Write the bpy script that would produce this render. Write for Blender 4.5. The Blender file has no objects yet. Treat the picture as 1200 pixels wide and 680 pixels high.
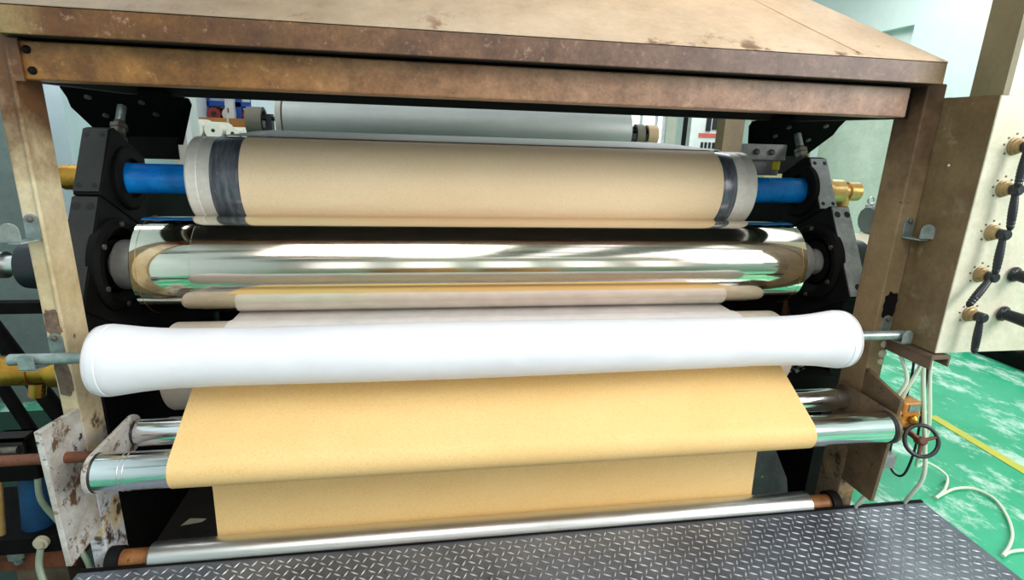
import bpy, math, random
from mathutils import Vector as V, Matrix
random.seed(7)
PI = math.pi
sc = bpy.context.scene
COL = sc.collection

# ------------------------------------------------------------------ colour / materials
def lin(c):
    c = c / 255.0
    return c / 12.92 if c <= 0.04045 else ((c + 0.055) / 1.055) ** 2.4
def rgb(r, g, b): return (lin(r), lin(g), lin(b), 1.0)

class NT:
    def __init__(self, name):
        self.m = bpy.data.materials.new(name); self.m.use_nodes = True
        self.t = self.m.node_tree; self.n = self.t.nodes; self.l = self.t.links
        self.b = self.n['Principled BSDF']
        self.tc = self.n.new('ShaderNodeTexCoord')
    def noise(self, scale, detail=4, rough=0.6, stretch=None, seed=0.0):
        mp = self.n.new('ShaderNodeMapping'); self.l.new(self.tc.outputs['Object'], mp.inputs[0])
        mp.inputs['Location'].default_value = (seed, seed * 1.7, -seed)
        if stretch: mp.inputs['Scale'].default_value = stretch
        nz = self.n.new('ShaderNodeTexNoise'); nz.inputs['Scale'].default_value = scale
        nz.inputs['Detail'].default_value = detail; nz.inputs['Roughness'].default_value = rough
        self.l.new(mp.outputs[0], nz.inputs['Vector'])
        return nz.outputs['Fac']
    def ramp(self, fac, a, b):
        r = self.n.new('ShaderNodeMapRange'); r.clamp = True
        r.inputs['From Min'].default_value = a; r.inputs['From Max'].default_value = b
        self.l.new(fac, r.inputs['Value']); return r.outputs[0]
    def mix(self, fac, c1, c2, blend='MIX'):
        m = self.n.new('ShaderNodeMix'); m.data_type = 'RGBA'; m.blend_type = blend
        for s, v in ((m.inputs[0], fac), (m.inputs[6], c1), (m.inputs[7], c2)):
            if isinstance(v, (tuple, float, int)): s.default_value = v
            else: self.l.new(v, s)
        return m.outputs[2]
    def math(self, op, a, b=None):
        m = self.n.new('ShaderNodeMath'); m.operation = op
        for s, v in ((m.inputs[0], a), (m.inputs[1], b)):
            if v is None: continue
            if isinstance(v, (float, int)): s.default_value = v
            else: self.l.new(v, s)
        return m.outputs[0]
    def mottle(self, c, lo=.68, hi=1.22, scale=55, seed=11.0):
        # fine grain and broad stains over a paint colour
        a = self.ramp(self.noise(scale, 5, .75, None, seed), .3, .7); b = self.ramp(self.noise(scale * .16, 6, .75, None, seed + 5), .32, .68)
        f = self.math('ADD', self.math('MULTIPLY', a, .45), self.math('MULTIPLY', b, .55))
        r = self.n.new('ShaderNodeMapRange'); r.inputs['To Min'].default_value = lo; r.inputs['To Max'].default_value = hi; self.l.new(f, r.inputs['Value'])
        cc = self.n.new('ShaderNodeCombineColor')
        for i in range(3): self.l.new(r.outputs[0], cc.inputs[i])
        return self.mix(1.0, c, cc.outputs[0], 'MULTIPLY')
    def axis(self, k):
        s = self.n.new('ShaderNodeSeparateXYZ'); self.l.new(self.tc.outputs['Object'], s.inputs[0]); return s.outputs[k]
    def bump(self, h, strength, dist=0.002):
        b = self.n.new('ShaderNodeBump'); b.inputs['Strength'].default_value = strength; b.inputs['Distance'].default_value = dist
        self.l.new(h, b.inputs['Height']); self.l.new(b.outputs[0], self.b.inputs['Normal'])
    def base(self, c):
        if isinstance(c, tuple): self.b.inputs['Base Color'].default_value = c
        else: self.l.new(c, self.b.inputs['Base Color'])
    def set(self, rough=None, metal=None, spec=None, **k):
        for nm, v in (('Roughness', rough), ('Metallic', metal), ('Specular IOR Level', spec)):
            if v is None: continue
            if isinstance(v, (float, int)): self.b.inputs[nm].default_value = v
            else: self.l.new(v, self.b.inputs[nm])
        for nm, v in k.items(): self.b.inputs[nm.replace('_', ' ')].default_value = v

def plain(name, c, rough=0.5, metal=0.0, spec=0.5):
    t = NT(name); n = t.noise(9, 3)
    t.base(t.mix(t.ramp(n, .35, .75), c, tuple(v * .82 for v in c[:3]) + (1,))); t.set(rough, metal, spec); return t.m
def grime(name, c1, c2, c3=None, scale=6, spot=.62, rough=.5, metal=0.0, bump=.15, stretch=None, seed=0.0, c4=None, spot4=.66, spotscale=None, mot=.22):
    t = NT(name)
    n1 = t.noise(scale, 6, .65, stretch, seed)
    c = t.mix(t.ramp(n1, .38, .66), c1, c2)
    n2 = t.noise(spotscale or scale * 3.1, 8, .72, stretch, seed + 3)
    if c3: c = t.mix(t.ramp(n2, spot, spot + .05), c, c3)
    if c4:
        n3 = t.noise(scale * 1.7, 7, .7, stretch, seed + 9)
        c = t.mix(t.ramp(n3, spot4, spot4 + .06), c, c4)
    if mot: c = t.mottle(c, 1 - mot, 1 + mot * .6)
    t.base(c)
    t.set(t.math('ADD', t.math('MULTIPLY', n2, .3), rough - .15), metal)
    if bump: t.bump(n2, bump)
    return t.m

def post_mat(name, c1, c2, rust, dark, rz0, rz1, white=None, wz=0.7, seed=0):
    # painted steel: rust creeping down from the top, scraped white and grey paint near the foot
    t = NT(name); z = t.axis(2)
    n1 = t.noise(5, 6, .65, None, seed); n2 = t.noise(16, 8, .7, None, seed + 4); n3 = t.noise(9, 6, .7, None, seed + 8)
    c = t.mix(t.ramp(n1, .36, .66), c1, c2)
    zr = t.ramp(t.math('ADD', z, t.math('MULTIPLY', t.math('SUBTRACT', n1, .5), .7)), rz0, rz1)
    c = t.mix(zr, c, rust)
    if white:
        zw = t.ramp(t.math('ADD', z, t.math('MULTIPLY', t.math('SUBTRACT', n3, .5), .9)), wz + .12, wz - .08)
        c = t.mix(t.math('MULTIPLY', zw, t.ramp(n3, .42, .5)), c, white)
        c = t.mix(t.math('MULTIPLY', zw, t.ramp(n2, .52, .6)), c, dark)
    c = t.mix(t.ramp(n2, .66, .71), c, dark)
    t.base(t.mottle(c, .68, 1.16, 48)); t.set(t.math('ADD', t.math('MULTIPLY', n2, .3), .35)); t.bump(n2, .2); return t.m

BEIGE = rgb(214, 196, 160); BEIGE2 = rgb(186, 166, 128)
M = {}
M['post_left'] = post_mat('painted_steel_light', rgb(222, 206, 172), rgb(192, 168, 126), rgb(98, 62, 32), rgb(66, 50, 40), 1.30, 1.56, rgb(205, 206, 212), .62)
M['post_right'] = post_mat('painted_steel_shaded', rgb(148, 124, 92), rgb(116, 94, 66), rgb(84, 58, 42), rgb(48, 38, 30), 1.42, 1.66, rgb(120, 102, 80), .5, seed=5)  # darker brown base paints in the shade on the right post
M['gusset_left'] = grime('scraped_white_paint', rgb(212, 211, 208), rgb(168, 158, 144), rgb(70, 54, 46), 9, .58, .45, c4=rgb(112, 84, 64), spot4=.55, mot=.3)
M['gusset_right'] = grime('dirty_brown_paint', rgb(112, 92, 68), rgb(84, 68, 50), rgb(40, 32, 26), 9, .6, .5, mot=.45)
M['weld'] = grime('weld_scale', rgb(128, 106, 90), rgb(92, 72, 60), rgb(160, 140, 122), 40, .6, .6, bump=.6)
def beam_mat():
    t = NT('rusty_bronze_paint'); x = t.axis(0)
    n1 = t.noise(7, 7, .7); n2 = t.noise(34, 8, .75, None, 3); n3 = t.noise(3, 4, .6, None, 6)
    left = t.mix(t.ramp(n1, .34, .68), rgb(150, 104, 52), rgb(104, 62, 24))
    right = t.mix(t.ramp(n1, .34, .68), rgb(176, 138, 116), rgb(136, 96, 76))
    c = t.mix(t.ramp(t.math('ADD', x, t.math('MULTIPLY', n3, .5)), -.5, .9), left, right)
    c = t.mix(t.ramp(n2, .62, .72), c, rgb(80, 54, 40))
    c = t.mix(t.math('MULTIPLY', t.ramp(n2, .42, .34), .35), c, rgb(206, 170, 120))
    t.base(t.mottle(c, .42, 1.42, 60)); t.set(t.math('ADD', t.math('MULTIPLY', n2, .25), .3), .0, .5); t.bump(n2, .12); return t.m
M['beam'] = beam_mat()
def hood_mat():
    t = NT('hood_sheet_paint'); x = t.axis(0)
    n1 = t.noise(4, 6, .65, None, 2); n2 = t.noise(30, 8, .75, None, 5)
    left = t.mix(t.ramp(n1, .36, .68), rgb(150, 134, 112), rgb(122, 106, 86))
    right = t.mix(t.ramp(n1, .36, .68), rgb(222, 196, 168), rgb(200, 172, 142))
    c = t.mix(t.ramp(x, -.9, .7), left, right)  # brighter right end: light falling there is put into the colour
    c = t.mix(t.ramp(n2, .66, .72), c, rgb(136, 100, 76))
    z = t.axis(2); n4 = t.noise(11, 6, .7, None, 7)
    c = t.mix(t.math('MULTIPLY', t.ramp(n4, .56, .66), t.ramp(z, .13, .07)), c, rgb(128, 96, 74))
    t.base(t.mottle(c, .8, 1.12, 40)); t.set(.6); t.bump(n2, .06); return t.m
M['hood'] = hood_mat()
def lip_mat():
    t = NT('hood_lip_paint'); x = t.axis(0)
    n1 = t.noise(6, 7, .7, None, 4); n2 = t.noise(44, 8, .75, None, 5)
    left = t.mix(t.ramp(n1, .34, .66), rgb(122, 82, 38), rgb(80, 44, 20))
    right = t.mix(t.ramp(n1, .34, .66), rgb(126, 98, 86), rgb(92, 66, 58))
    c = t.mix(t.ramp(t.math('ADD', x, t.math('MULTIPLY', n1, .5)), -.6, .7), left, right)
    c = t.mix(t.ramp(x, 1.06, 1.16), c, rgb(118, 92, 58))
    c = t.mix(t.ramp(x, -1.08, -1.18), c, rgb(150, 126, 84))
    c = t.mix(t.math('MULTIPLY', t.ramp(n2, .58, .66), .5), c, rgb(176, 144, 122))
    t.base(t.mottle(c, .38, 1.45, 60)); t.set(.45); t.bump(n2, .1); return t.m
M['lip'] = lip_mat()
M['recess_shade'] = plain('recess_shade_black', rgb(22, 18, 16), .8)  # near-black paints in the shade inside the hood and frame recesses
M['black'] = grime('greasy_black_steel', rgb(25, 24, 25), rgb(15, 14, 14), rgb(96, 92, 86), 7, .70, .6, .0, .25)
M['black_dark'] = grime('oily_black_steel', rgb(21, 20, 20), rgb(12, 11, 11), rgb(74, 70, 62), 9, .71, .65)
M['black_gloss'] = plain('black_plastic', rgb(24, 28, 36), .35)
M['grey_plate'] = grime('bare_grey_steel', rgb(168, 168, 172), rgb(130, 130, 134), rgb(70, 68, 66), 14, .66, .4, .35, .1)
for k_ in ('black', 'black_dark'): M[k_].node_tree.nodes['Principled BSDF'].inputs['Specular IOR Level'].default_value = .1
M['hanger'] = plain('sooty_bracket_paint', rgb(20, 20, 20), .95, 0, .02)
M['face_dark'] = grime('dirty_dark_plate', rgb(40, 37, 36), rgb(26, 24, 24), rgb(120, 116, 110), 12, .7, .45, .1)
M['hole'] = plain('bolt_hole', rgb(14, 14, 14), .7)
M['bolt'] = grime('dull_bolt_steel', rgb(120, 112, 102), rgb(84, 76, 68), None, 30, rough=.4, metal=.6)
M['galv'] = grime('galvanised_steel', rgb(160, 172, 170), rgb(122, 136, 134), rgb(84, 92, 88), 24, .68, .38, .55, .05)
M['rust'] = grime('rusty_rod', rgb(122, 72, 48), rgb(82, 48, 34), rgb(52, 34, 28), 18, .6, .55, .1, .2)
M['rust_orange'] = grime('orange_rust', rgb(170, 116, 62), rgb(128, 78, 38), rgb(74, 44, 24), 16, .6, .5, .15, .2)
M['brass'] = grime('brass', rgb(206, 156, 66), rgb(168, 118, 42), rgb(110, 78, 34), 12, .7, .3, .85, .03)
M['brass_pale'] = grime('pale_brass', rgb(236, 196, 130), rgb(214, 164, 92), None, 12, rough=.34, metal=.6, bump=.03)
M['collar'] = grime('tarnished_brass_collar', rgb(178, 152, 108), rgb(140, 112, 72), rgb(90, 70, 46), 16, .66, .42, .35, .03)
def white_rubber():
    t = NT('white_rubber'); n = t.noise(7, 5, .6, (.6, 1, 1)); n2 = t.noise(60, 6, .7, (.35, 1, 1), 4)
    c = t.mix(t.ramp(n, .4, .75), rgb(236, 237, 243), rgb(224, 225, 232))
    c = t.mix(t.math('MULTIPLY', t.ramp(n2, .66, .76), .35), c, rgb(196, 192, 188))
    t.base(c); t.set(.55, 0, .35); t.bump(n2, .08, .001); return t.m
M['white_roll'] = white_rubber()
M['white_ring'] = plain('white_roller_rim', rgb(206, 202, 204), .5)
M['silicone'] = grime('pale_silicone', rgb(236, 230, 224), rgb(216, 206, 198), rgb(170, 154, 146), 8, .74, .45, 0, .05, (.3, 1, 1))
M['guide'] = grime('beige_guide_roller', rgb(218, 206, 194), rgb(204, 188, 172), rgb(160, 138, 120), 8, .72, .5, 0, .05)
def banded():
    # rubber roller ends: smeared grey film over pale silicone
    t = NT('grey_film_edge'); n = t.noise(9, 6, .7, (6, .7, .7)); n2 = t.noise(40, 6, .7, (4, .5, .5), 3)
    c = t.mix(t.ramp(n, .4, .62), rgb(70, 74, 86), rgb(112, 116, 126))
    c = t.mix(t.ramp(n2, .62, .74), c, rgb(190, 186, 184))
    t.base(c); t.set(.28, .15); return t.m
M['film_edge'] = banded()
def kraft(name, c1, c2, c3):
    t = NT(name); n = t.noise(3, 4, .6, (.5, 1, 1)); f = t.noise(520, 2, .6, (1, .3, .3)); g = t.noise(420, 2, .6, (.25, 1, 1), 4)
    fib = t.math('ADD', f, g)
    c = t.mix(t.ramp(n, .35, .7), c1, c2)
    c = t.mix(t.math('MULTIPLY', t.ramp(fib, .96, 1.3), .4), c, c3)
    t.base(c); t.set(.62, 0, .25); t.bump(fib, .06, .001); return t.m
M['kraft'] = kraft('golden_kraft_paper', rgb(241, 207, 146), rgb(234, 195, 131), rgb(204, 160, 96))
M['kraft_pale'] = kraft('pale_kraft_paper', rgb(246, 220, 186), rgb(238, 210, 174), rgb(212, 180, 142))
def chrome(name, c=(.82, .83, .85, 1), rough=.08, streak=.12, tint=None):
    t = NT(name); n = t.noise(6, 5, .6, (.08, 1, 1)); n2 = t.noise(40, 6, .7, (.25, 1, 1), 2)
    col = t.mix(t.ramp(n2, .6, .8), c, tuple(v * .8 for v in c[:3]) + (1,))
    if tint:
        tn = t.noise(4.2, 3, .55, (.35, 1.5, 1.5), 5)
        col = t.mix(t.math('MULTIPLY', t.ramp(tn, .42, .6), .55), col, tint[0])
        col = t.mix(t.math('MULTIPLY', t.ramp(tn, .5, .3), .5), col, tint[1])
    t.base(col); t.set(t.math('ADD', t.math('MULTIPLY', n2, streak), rough), 1.0); return t.m
M['chrome'] = chrome('polished_chrome')
M['mirror'] = chrome('mirror_chrome', (.84, .79, .67, 1), .03, .05)
M['mirror_film'] = chrome('mirror_chrome_filmed', (.84, .79, .67, 1), .05, .14, ((.86, .72, .66, 1), (.70, .80, .64, 1)))  # pink and green tints paint the film's iridescent sheen
M['chrome_dull'] = chrome('dull_chrome', (.66, .66, .65, 1), .2, .25)
M['alu'] = grime('brushed_aluminium', rgb(176, 182, 180), rgb(156, 162, 160), None, 6, rough=.5, metal=.35, bump=0, stretch=(.05, 1, 1), mot=.1)
M['journal'] = grime('grey_cast_journal', rgb(158, 156, 152), rgb(136, 134, 130), rgb(96, 92, 88), 20, .7, .5, .1)
M['blue_paint'] = grime('blue_painted_shaft', rgb(0, 150, 246), rgb(0, 112, 208), rgb(120, 180, 226), 8, .76, .3)
M['blue_barrel'] = grime('blue_cylinder_paint', rgb(30, 78, 124), rgb(20, 56, 96), rgb(60, 66, 70), 10, .7, .4)
M['cab'] = grime('cream_cabinet_paint', rgb(222, 217, 196), rgb(206, 200, 178), rgb(186, 168, 128), 3, .68, .4, 0, .02, c4=rgb(190, 190, 182), spot4=.64)
M['cab_side'] = grime('grimy_shaded_cabinet_side', rgb(126, 106, 76), rgb(104, 84, 56), rgb(74, 58, 42), 4, .68, .5, 0, .05, c4=rgb(142, 126, 98), spot4=.58, mot=.4)  # brown base paints the shaded cabinet side; the mottling is grime
M['duct_side'] = grime('shaded_duct_side', rgb(124, 114, 86), rgb(110, 100, 74), rgb(88, 70, 70), 6, .74, .5, 0, .04)  # olive tone paints in the shaded side and corner of the duct
M['channel'] = grime('brown_channel_steel', rgb(112, 92, 76), rgb(88, 70, 56), rgb(60, 46, 36), 14, .64, .5)
M['hose'] = None
def hose():
    t = NT('milky_hose'); n = t.noise(12, 3)
    t.base(t.mix(n, rgb(206, 222, 196), rgb(224, 232, 214))); t.set(.3, 0, .5); return t.m
M['hose'] = hose()
M['hose_green'] = plain('dull_green_hose', rgb(146, 160, 140), .4)
M['cable'] = plain('black_cable', rgb(22, 22, 24), .5)
M['orange'] = grime('orange_gear_paint', rgb(196, 134, 60), rgb(160, 100, 42), rgb(80, 54, 32), 22, .62, .4, .1)
M['wheel'] = grime('black_wheel_paint', rgb(44, 44, 46), rgb(30, 30, 32), rgb(96, 92, 88), 20, .68, .35)
M['motor'] = plain('grey_motor_paint', rgb(128, 136, 132), .45)
M['gear_cream'] = plain('cream_gear_paint', rgb(214, 206, 186), .45)
def diamond():
    t = NT('worn_tread_steel'); n = t.noise(3, 6, .7); n2 = t.noise(50, 6, .7, None, 4)
    c = t.mix(t.ramp(n, .38, .68), rgb(104, 108, 118), rgb(138, 143, 153))
    c = t.mix(t.ramp(n2, .6, .72), c, rgb(60, 58, 58))
    t.base(c); t.set(t.math('ADD', t.math('MULTIPLY', n, .3), .22), .6); t.bump(n2, .12); return t.m
M['tread'] = diamond()
M['lug'] = grime('worn_bright_lugs', rgb(222, 225, 232), rgb(160, 164, 172), rgb(84, 84, 88), 5, .66, .34, .45, 0)
def green_floor():
    t = NT('green_epoxy_floor'); n = t.noise(.9, 6, .65); n2 = t.noise(3.2, 9, .75, (1.6, .9, 1), 4); n3 = t.noise(8, 5, .7, None, 9)
    c = t.mix(t.ramp(n, .35, .7), rgb(16, 152, 106), rgb(66, 186, 142))
    c = t.mix(t.math('MULTIPLY', t.ramp(n2, .51, .62), .8), c, rgb(214, 238, 228))  # whitish patches paint broken glare into the floor colour
    t.base(c); t.set(t.math('ADD', t.math('MULTIPLY', n3, .25), .08), 0, .5); t.bump(n2, .12, .004); return t.m
M['floor'] = green_floor()
M['roof_grey'] = plain('grey_roof_sheet', rgb(150, 152, 150), .6)
M['roof_dark'] = plain('dark_truss_paint', rgb(70, 66, 62), .5)
M['yellow'] = plain('yellow_floor_paint', rgb(196, 196, 70), .4)
M['wall_teal'] = grime('pale_teal_wall', rgb(210, 226, 222), rgb(202, 220, 216), None, 2, rough=.7, bump=0, mot=.06)
M['wall_blue'] = grime('pale_blue_wall', rgb(214, 228, 236), rgb(200, 216, 224), None, 1.5, rough=.7, bump=0, mot=.05)
M['wall_grey'] = grime('grey_green_panel', rgb(122, 138, 134), rgb(108, 124, 120), None, 2, rough=.6, bump=0)
M['wall_back'] = grime('pale_back_wall', rgb(222, 220, 206), rgb(208, 206, 194), None, 2, rough=.7, bump=0, mot=.06)
M['frame_white'] = plain('white_frame', rgb(224, 228, 228), .5)
def glass():
    t = NT('window_glass'); t.base((.95, .98, 1, 1)); t.set(.02, 0, .5, Transmission_Weight=1.0, IOR=1.05); return t.m
M['glass'] = glass()
M['rack_blue'] = plain('blue_rack_paint', rgb(20, 72, 168), .4)
M['red'] = plain('red_wrap', rgb(150, 44, 36), .5)
M['red_strip'] = plain('faded_red_strip', rgb(214, 96, 90), .5)
M['card'] = kraft('brown_cardboard', rgb(184, 126, 68), rgb(166, 108, 54), rgb(140, 90, 44))
M['paper_white'] = plain('white_paper_roll', rgb(236, 232, 218), .6)
M['core'] = plain('dark_core', rgb(40, 34, 28), .7)
M['tank'] = grime('pale_green_tank', rgb(190, 202, 188), rgb(178, 190, 176), None, 2, rough=.5, bump=0)
M['beige_panel'] = plain('beige_panel', rgb(176, 168, 132), .5)
M['brown_panel'] = grime('dark_tan_plate', rgb(122, 98, 66), rgb(100, 80, 54), rgb(70, 52, 36), 8, .66, .5)
M['grey_panel'] = plain('warm_grey_plate', rgb(176, 172, 160), .5)
M['scrap'] = plain('torn_paper', rgb(206, 196, 170), .7)
M['concrete'] = grime('dirty_concrete', rgb(96, 84, 66), rgb(66, 58, 48), rgb(130, 110, 80), 8, .62, .7)
M['pan'] = grime('dark_oily_pan', rgb(58, 54, 48), rgb(38, 35, 32), rgb(26, 24, 22), 5, .6, .5, .2)
M['pan_sheet'] = grime('dark_sheet_steel', rgb(136, 138, 142), rgb(92, 94, 98), rgb(46, 44, 44), 4, .68, .36, .3)
M['film_top'] = None
def film_top():
    t = NT('grey_film_web'); x = t.axis(0); n = t.noise(30, 5, .7, (1.0, .08, 1)); n2 = t.noise(5, 4, .6, (1, .2, 1), 3)
    c = t.mix(t.ramp(x, -.5, .75), rgb(76, 74, 72), rgb(170, 170, 170))
    c = t.mix(t.math('MULTIPLY', t.ramp(n, .56, .7), t.ramp(x, -.6, -.85)), c, rgb(170, 176, 176))
    t.base(c); t.set(.42, .0, .4); return t.m
M['film_top'] = film_top()
M['belt'] = plain('worn_belt_rubber', rgb(104, 100, 88), .7)
M['tan_belt'] = plain('tan_belt', rgb(176, 152, 116), .6)
M['yellow_tag'] = plain('yellow_tag', rgb(236, 210, 40), .5)

# ------------------------------------------------------------------ mesh building
class MB:
    def __init__(self): self.v = []; self.f = []; self.s = []
    def add(self, vs, fs, smooth=False):
        o = len(self.v); self.v += [V(p) for p in vs]; self.f += [[i + o for i in f] for f in fs]; self.s += [smooth] * len(fs); return self
    def box(self, x0, x1, y0, y1, z0, z1):
        return self.add([(x0, y0, z0), (x1, y0, z0), (x1, y1, z0), (x0, y1, z0), (x0, y0, z1), (x1, y0, z1), (x1, y1, z1), (x0, y1, z1)],
                        [(0, 3, 2, 1), (4, 5, 6, 7), (0, 1, 5, 4), (1, 2, 6, 5), (2, 3, 7, 6), (3, 0, 4, 7)])
    def prism(self, poly, n):          # 3D planar polygon swept by vector n
        k = len(poly); a = [V(p) for p in poly]; n = V(n)
        nor = sum(((a[i] - a[0]).cross(a[(i + 1) % k] - a[0]) for i in range(1, k - 1)), V())
        if nor.dot(n) > 0: a.reverse()
        b = [p + n for p in a]
        return self.add(a + b, [list(range(k)), list(range(2 * k - 1, k - 1, -1))] + [(i, i + k, (i + 1) % k + k, (i + 1) % k) for i in range(k)])
    def lathe(self, o, d, prof, seg=48, caps=True, smooth=True):
        o = V(o); d = V(d).normalized(); u = d.orthogonal().normalized(); w = d.cross(u)
        vs = []; fs = []
        for a, r in prof:
            for i in range(seg):
                t = 2 * PI * i / seg; vs.append(o + d * a + (u * math.cos(t) + w * math.sin(t)) * r)
        for j in range(len(prof) - 1):
            for i in range(seg):
                i2 = (i + 1) % seg; fs.append((j * seg + i, j * seg + i2, (j + 1) * seg + i2, (j + 1) * seg + i))
        self.add(vs, fs, smooth)
        if caps:
            n = len(prof) - 1
            self.add(vs[:seg], [list(range(seg - 1, -1, -1))]); self.add(vs[n * seg:], [list(range(seg))])
        return self
    def cyl(self, a, b, r, seg=24, r2=None):
        a, b = V(a), V(b); return self.lathe(a, b - a, [(0, r), ((b - a).length, r2 if r2 is not None else r)], seg)
    def ring(self, o, d, r0, r1, h, seg=48):   # tube with a hole
        self.lathe(o, d, [(0, r0), (0, r1), (h, r1), (h, r0), (0, r0)], seg, caps=False, smooth=False); return self
    def tube(self, pts, r, seg=10, samples=6):
        P = [V(p) for p in pts]
        if samples > 1 and len(P) > 2:
            Q = []
            for i in range(len(P) - 1):
                p0 = P[max(i - 1, 0)]; p1 = P[i]; p2 = P[i + 1]; p3 = P[min(i + 2, len(P) - 1)]
                for k in range(samples):
                    t = k / samples
                    Q.append(.5 * ((2 * p1) + (p2 - p0) * t + (2 * p0 - 5 * p1 + 4 * p2 - p3) * t * t + (3 * p1 - p0 - 3 * p2 + p3) * t ** 3))
            Q.append(P[-1]); P = Q
        vs = []; fs = []; u = None
        for i, p in enumerate(P):
            d = (P[min(i + 1, len(P) - 1)] - P[max(i - 1, 0)]).normalized()
            u = d.orthogonal().normalized() if u is None else (u - d * u.dot(d)).normalized()
            w = d.cross(u)
            for k in range(seg):
                t = 2 * PI * k / seg; vs.append(p + (u * math.cos(t) + w * math.sin(t)) * r)
        n = len(P)
        for j in range(n - 1):
            for k in range(seg):
                k2 = (k + 1) % seg; fs.append((j * seg + k, j * seg + k2, (j + 1) * seg + k2, (j + 1) * seg + k))
        self.add(vs, fs, True)
        return self.add(vs[:seg] + vs[-seg:], [list(range(seg - 1, -1, -1)), list(range(seg, 2 * seg))])
    def torus(self, c, ax, R, r, seg=48, ms=12):
        c = V(c); ax = V(ax).normalized(); u = ax.orthogonal().normalized(); w = ax.cross(u); vs = []; fs = []
        for i in range(seg):
            t = 2 * PI * i / seg; e = u * math.cos(t) + w * math.sin(t)
            for k in range(ms):
                p = 2 * PI * k / ms; vs.append(c + e * (R + r * math.cos(p)) + ax * (r * math.sin(p)))
        for i in range(seg):
            for k in range(ms):
                i2 = (i + 1) % seg; k2 = (k + 1) % ms; fs.append((i * ms + k, i2 * ms + k, i2 * ms + k2, i * ms + k2))
        return self.add(vs, fs, True)
    def sheet(self, path, x0, x1, nx=12, th=.0012):   # web: path of (y,z) swept along x, two-sided skin
        n = len(path); nor = []
        for i in range(n):
            a = path[max(i - 1, 0)]; b = path[min(i + 1, n - 1)]; d = V((b[0] - a[0], b[1] - a[1])).normalized(); nor.append(V((-d[1], d[0])))
        for side in (0, 1):
            vs = []; fs = []
            for i, (y, z) in enumerate(path):
                q = nor[i] * (th * (side - .5))
                for k in range(nx + 1): vs.append((x0 + (x1 - x0) * k / nx, y + q[0], z + q[1]))
            for i in range(n - 1):
                for k in range(nx):
                    f = (i * (nx + 1) + k, i * (nx + 1) + k + 1, (i + 1) * (nx + 1) + k + 1, (i + 1) * (nx + 1) + k)
                    fs.append(f if side else f[::-1])
            self.add(vs, fs, True)
        return self

def tag(o, label=None, cat=None, group=None, kind=None):
    for k, v in (('label', label), ('category', cat), ('group', group), ('kind', kind)):
        if v: o[k] = v
    return o
def origin(o):
    p = V((0, 0, 0))
    while o: p += V(o.location); o = o.parent
    return p
def obj(name, mb, m, parent=None, label=None, bevel=0.0, loc=None):
    me = bpy.data.meshes.new(name)
    base = origin(parent) if parent else V(loc or (0, 0, 0))
    me.from_pydata([tuple(p - base) for p in mb.v], [], mb.f); me.update()
    me.polygons.foreach_set('use_smooth', mb.s)
    if any(mb.s): me.set_sharp_from_angle(angle=math.radians(32))
    o = bpy.data.objects.new(name, me); COL.objects.link(o)
    me.materials.append(M[m] if isinstance(m, str) else m)
    if parent: o.parent = parent
    else: o.location = base
    if bevel:
        b = o.modifiers.new('edge', 'BEVEL'); b.width = bevel; b.segments = 2; b.limit_method = 'ANGLE'; b.angle_limit = math.radians(50)
    if label: o['label'] = label
    return o
def thing(name, label, cat, loc=(0, 0, 0), group=None):
    o = bpy.data.objects.new(name, None); COL.objects.link(o); o.location = loc; o.empty_display_size = .05
    return tag(o, label, cat, group)
def solo(name, mb, m, label, cat, group=None, bevel=0.0, kind=None, loc=None):
    return tag(obj(name, mb, m, None, None, bevel, loc), label, cat, group, kind)
def struct(name, mb, m, bevel=0.0): return tag(obj(name, mb, m, None, None, bevel), kind='structure')
def dup(root, loc, label, group=None):
    r = root.copy(); COL.objects.link(r); r.location = loc; r['label'] = label
    if group: r['group'] = group
    for ch in list(root.children):
        c = ch.copy(); COL.objects.link(c); c.parent = r
        for g in ch.children:
            d = g.copy(); COL.objects.link(d); d.parent = c
    return r

# key stations across the machine, (y, z) of every roller axis
Y_MIR, Z_MIR, R_MIR = .40, 1.051, .157
Y_RUB, Z_RUB, R_RUB = .555, 1.312, .1445
Y_GUI, Z_GUI, R_GUI = .25, .756, .138
Y_WHT, Z_WHT = -.08, .915
Y_FC, Z_FC, R_FC = -.15, .638, .048
Y_BC, Z_BC, R_BC = .04, .641, .041
Y_BOT, Z_BOT, R_BOT = .004, .243, .045
PLATE = .25
def F(s, t): return (Y_MIR + .512 * s + .859 * t, Z_MIR + .859 * s - .512 * t)   # leaning side frame, s along it, t to its rear
XD = (1, 0, 0)

# ------------------------------------------------------------------ setting
struct('floor', MB().box(-2.8, 5.2, -8, 8.2, -.1, 0), 'floor')
struct('wall_left', MB().box(-2.9, -2.7, -8, 8.2, 0, 5), 'wall_blue')
struct('wall_right', MB().box(5, 5.2, -8, 4.26, 0, 5).box(5, 5.2, 5.3, 8.2, 0, 5).box(5, 5.2, 4.26, 5.3, 0, 1.2).box(5, 5.2, 4.26, 5.3, 2.77, 5).box(5.1, 5.2, 4.26, 5.3, 1.2, 2.77), 'wall_teal')
w = MB(); wx0, wx1, wz0, wz1 = 2.5, 3.95, .9, 2.6
w.box(-2.8, wx0, 8, 8.2, 0, 5).box(wx1, 5.2, 8, 8.2, 0, 5).box(wx0, wx1, 8, 8.2, 0, wz0).box(wx0, wx1, 8, 8.2, wz1, 5)
struct('wall_back', w, 'wall_back')
w = MB()
for x in [wx0, 2.92, 3.2, 3.48, 3.76, wx1 - .04]: w.box(x, x + .035, 8.02, 8.08, wz0, wz1)
w.box(wx0, wx1, 8.02, 8.08, wz0, wz0 + .05).box(wx0, wx1, 8.02, 8.08, wz1 - .05, wz1)
wf = struct('window_1', w, 'frame_white'); obj('window_glass', MB().box(wx0, wx1, 8.045, 8.055, wz0, wz1), 'glass', wf)
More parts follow.
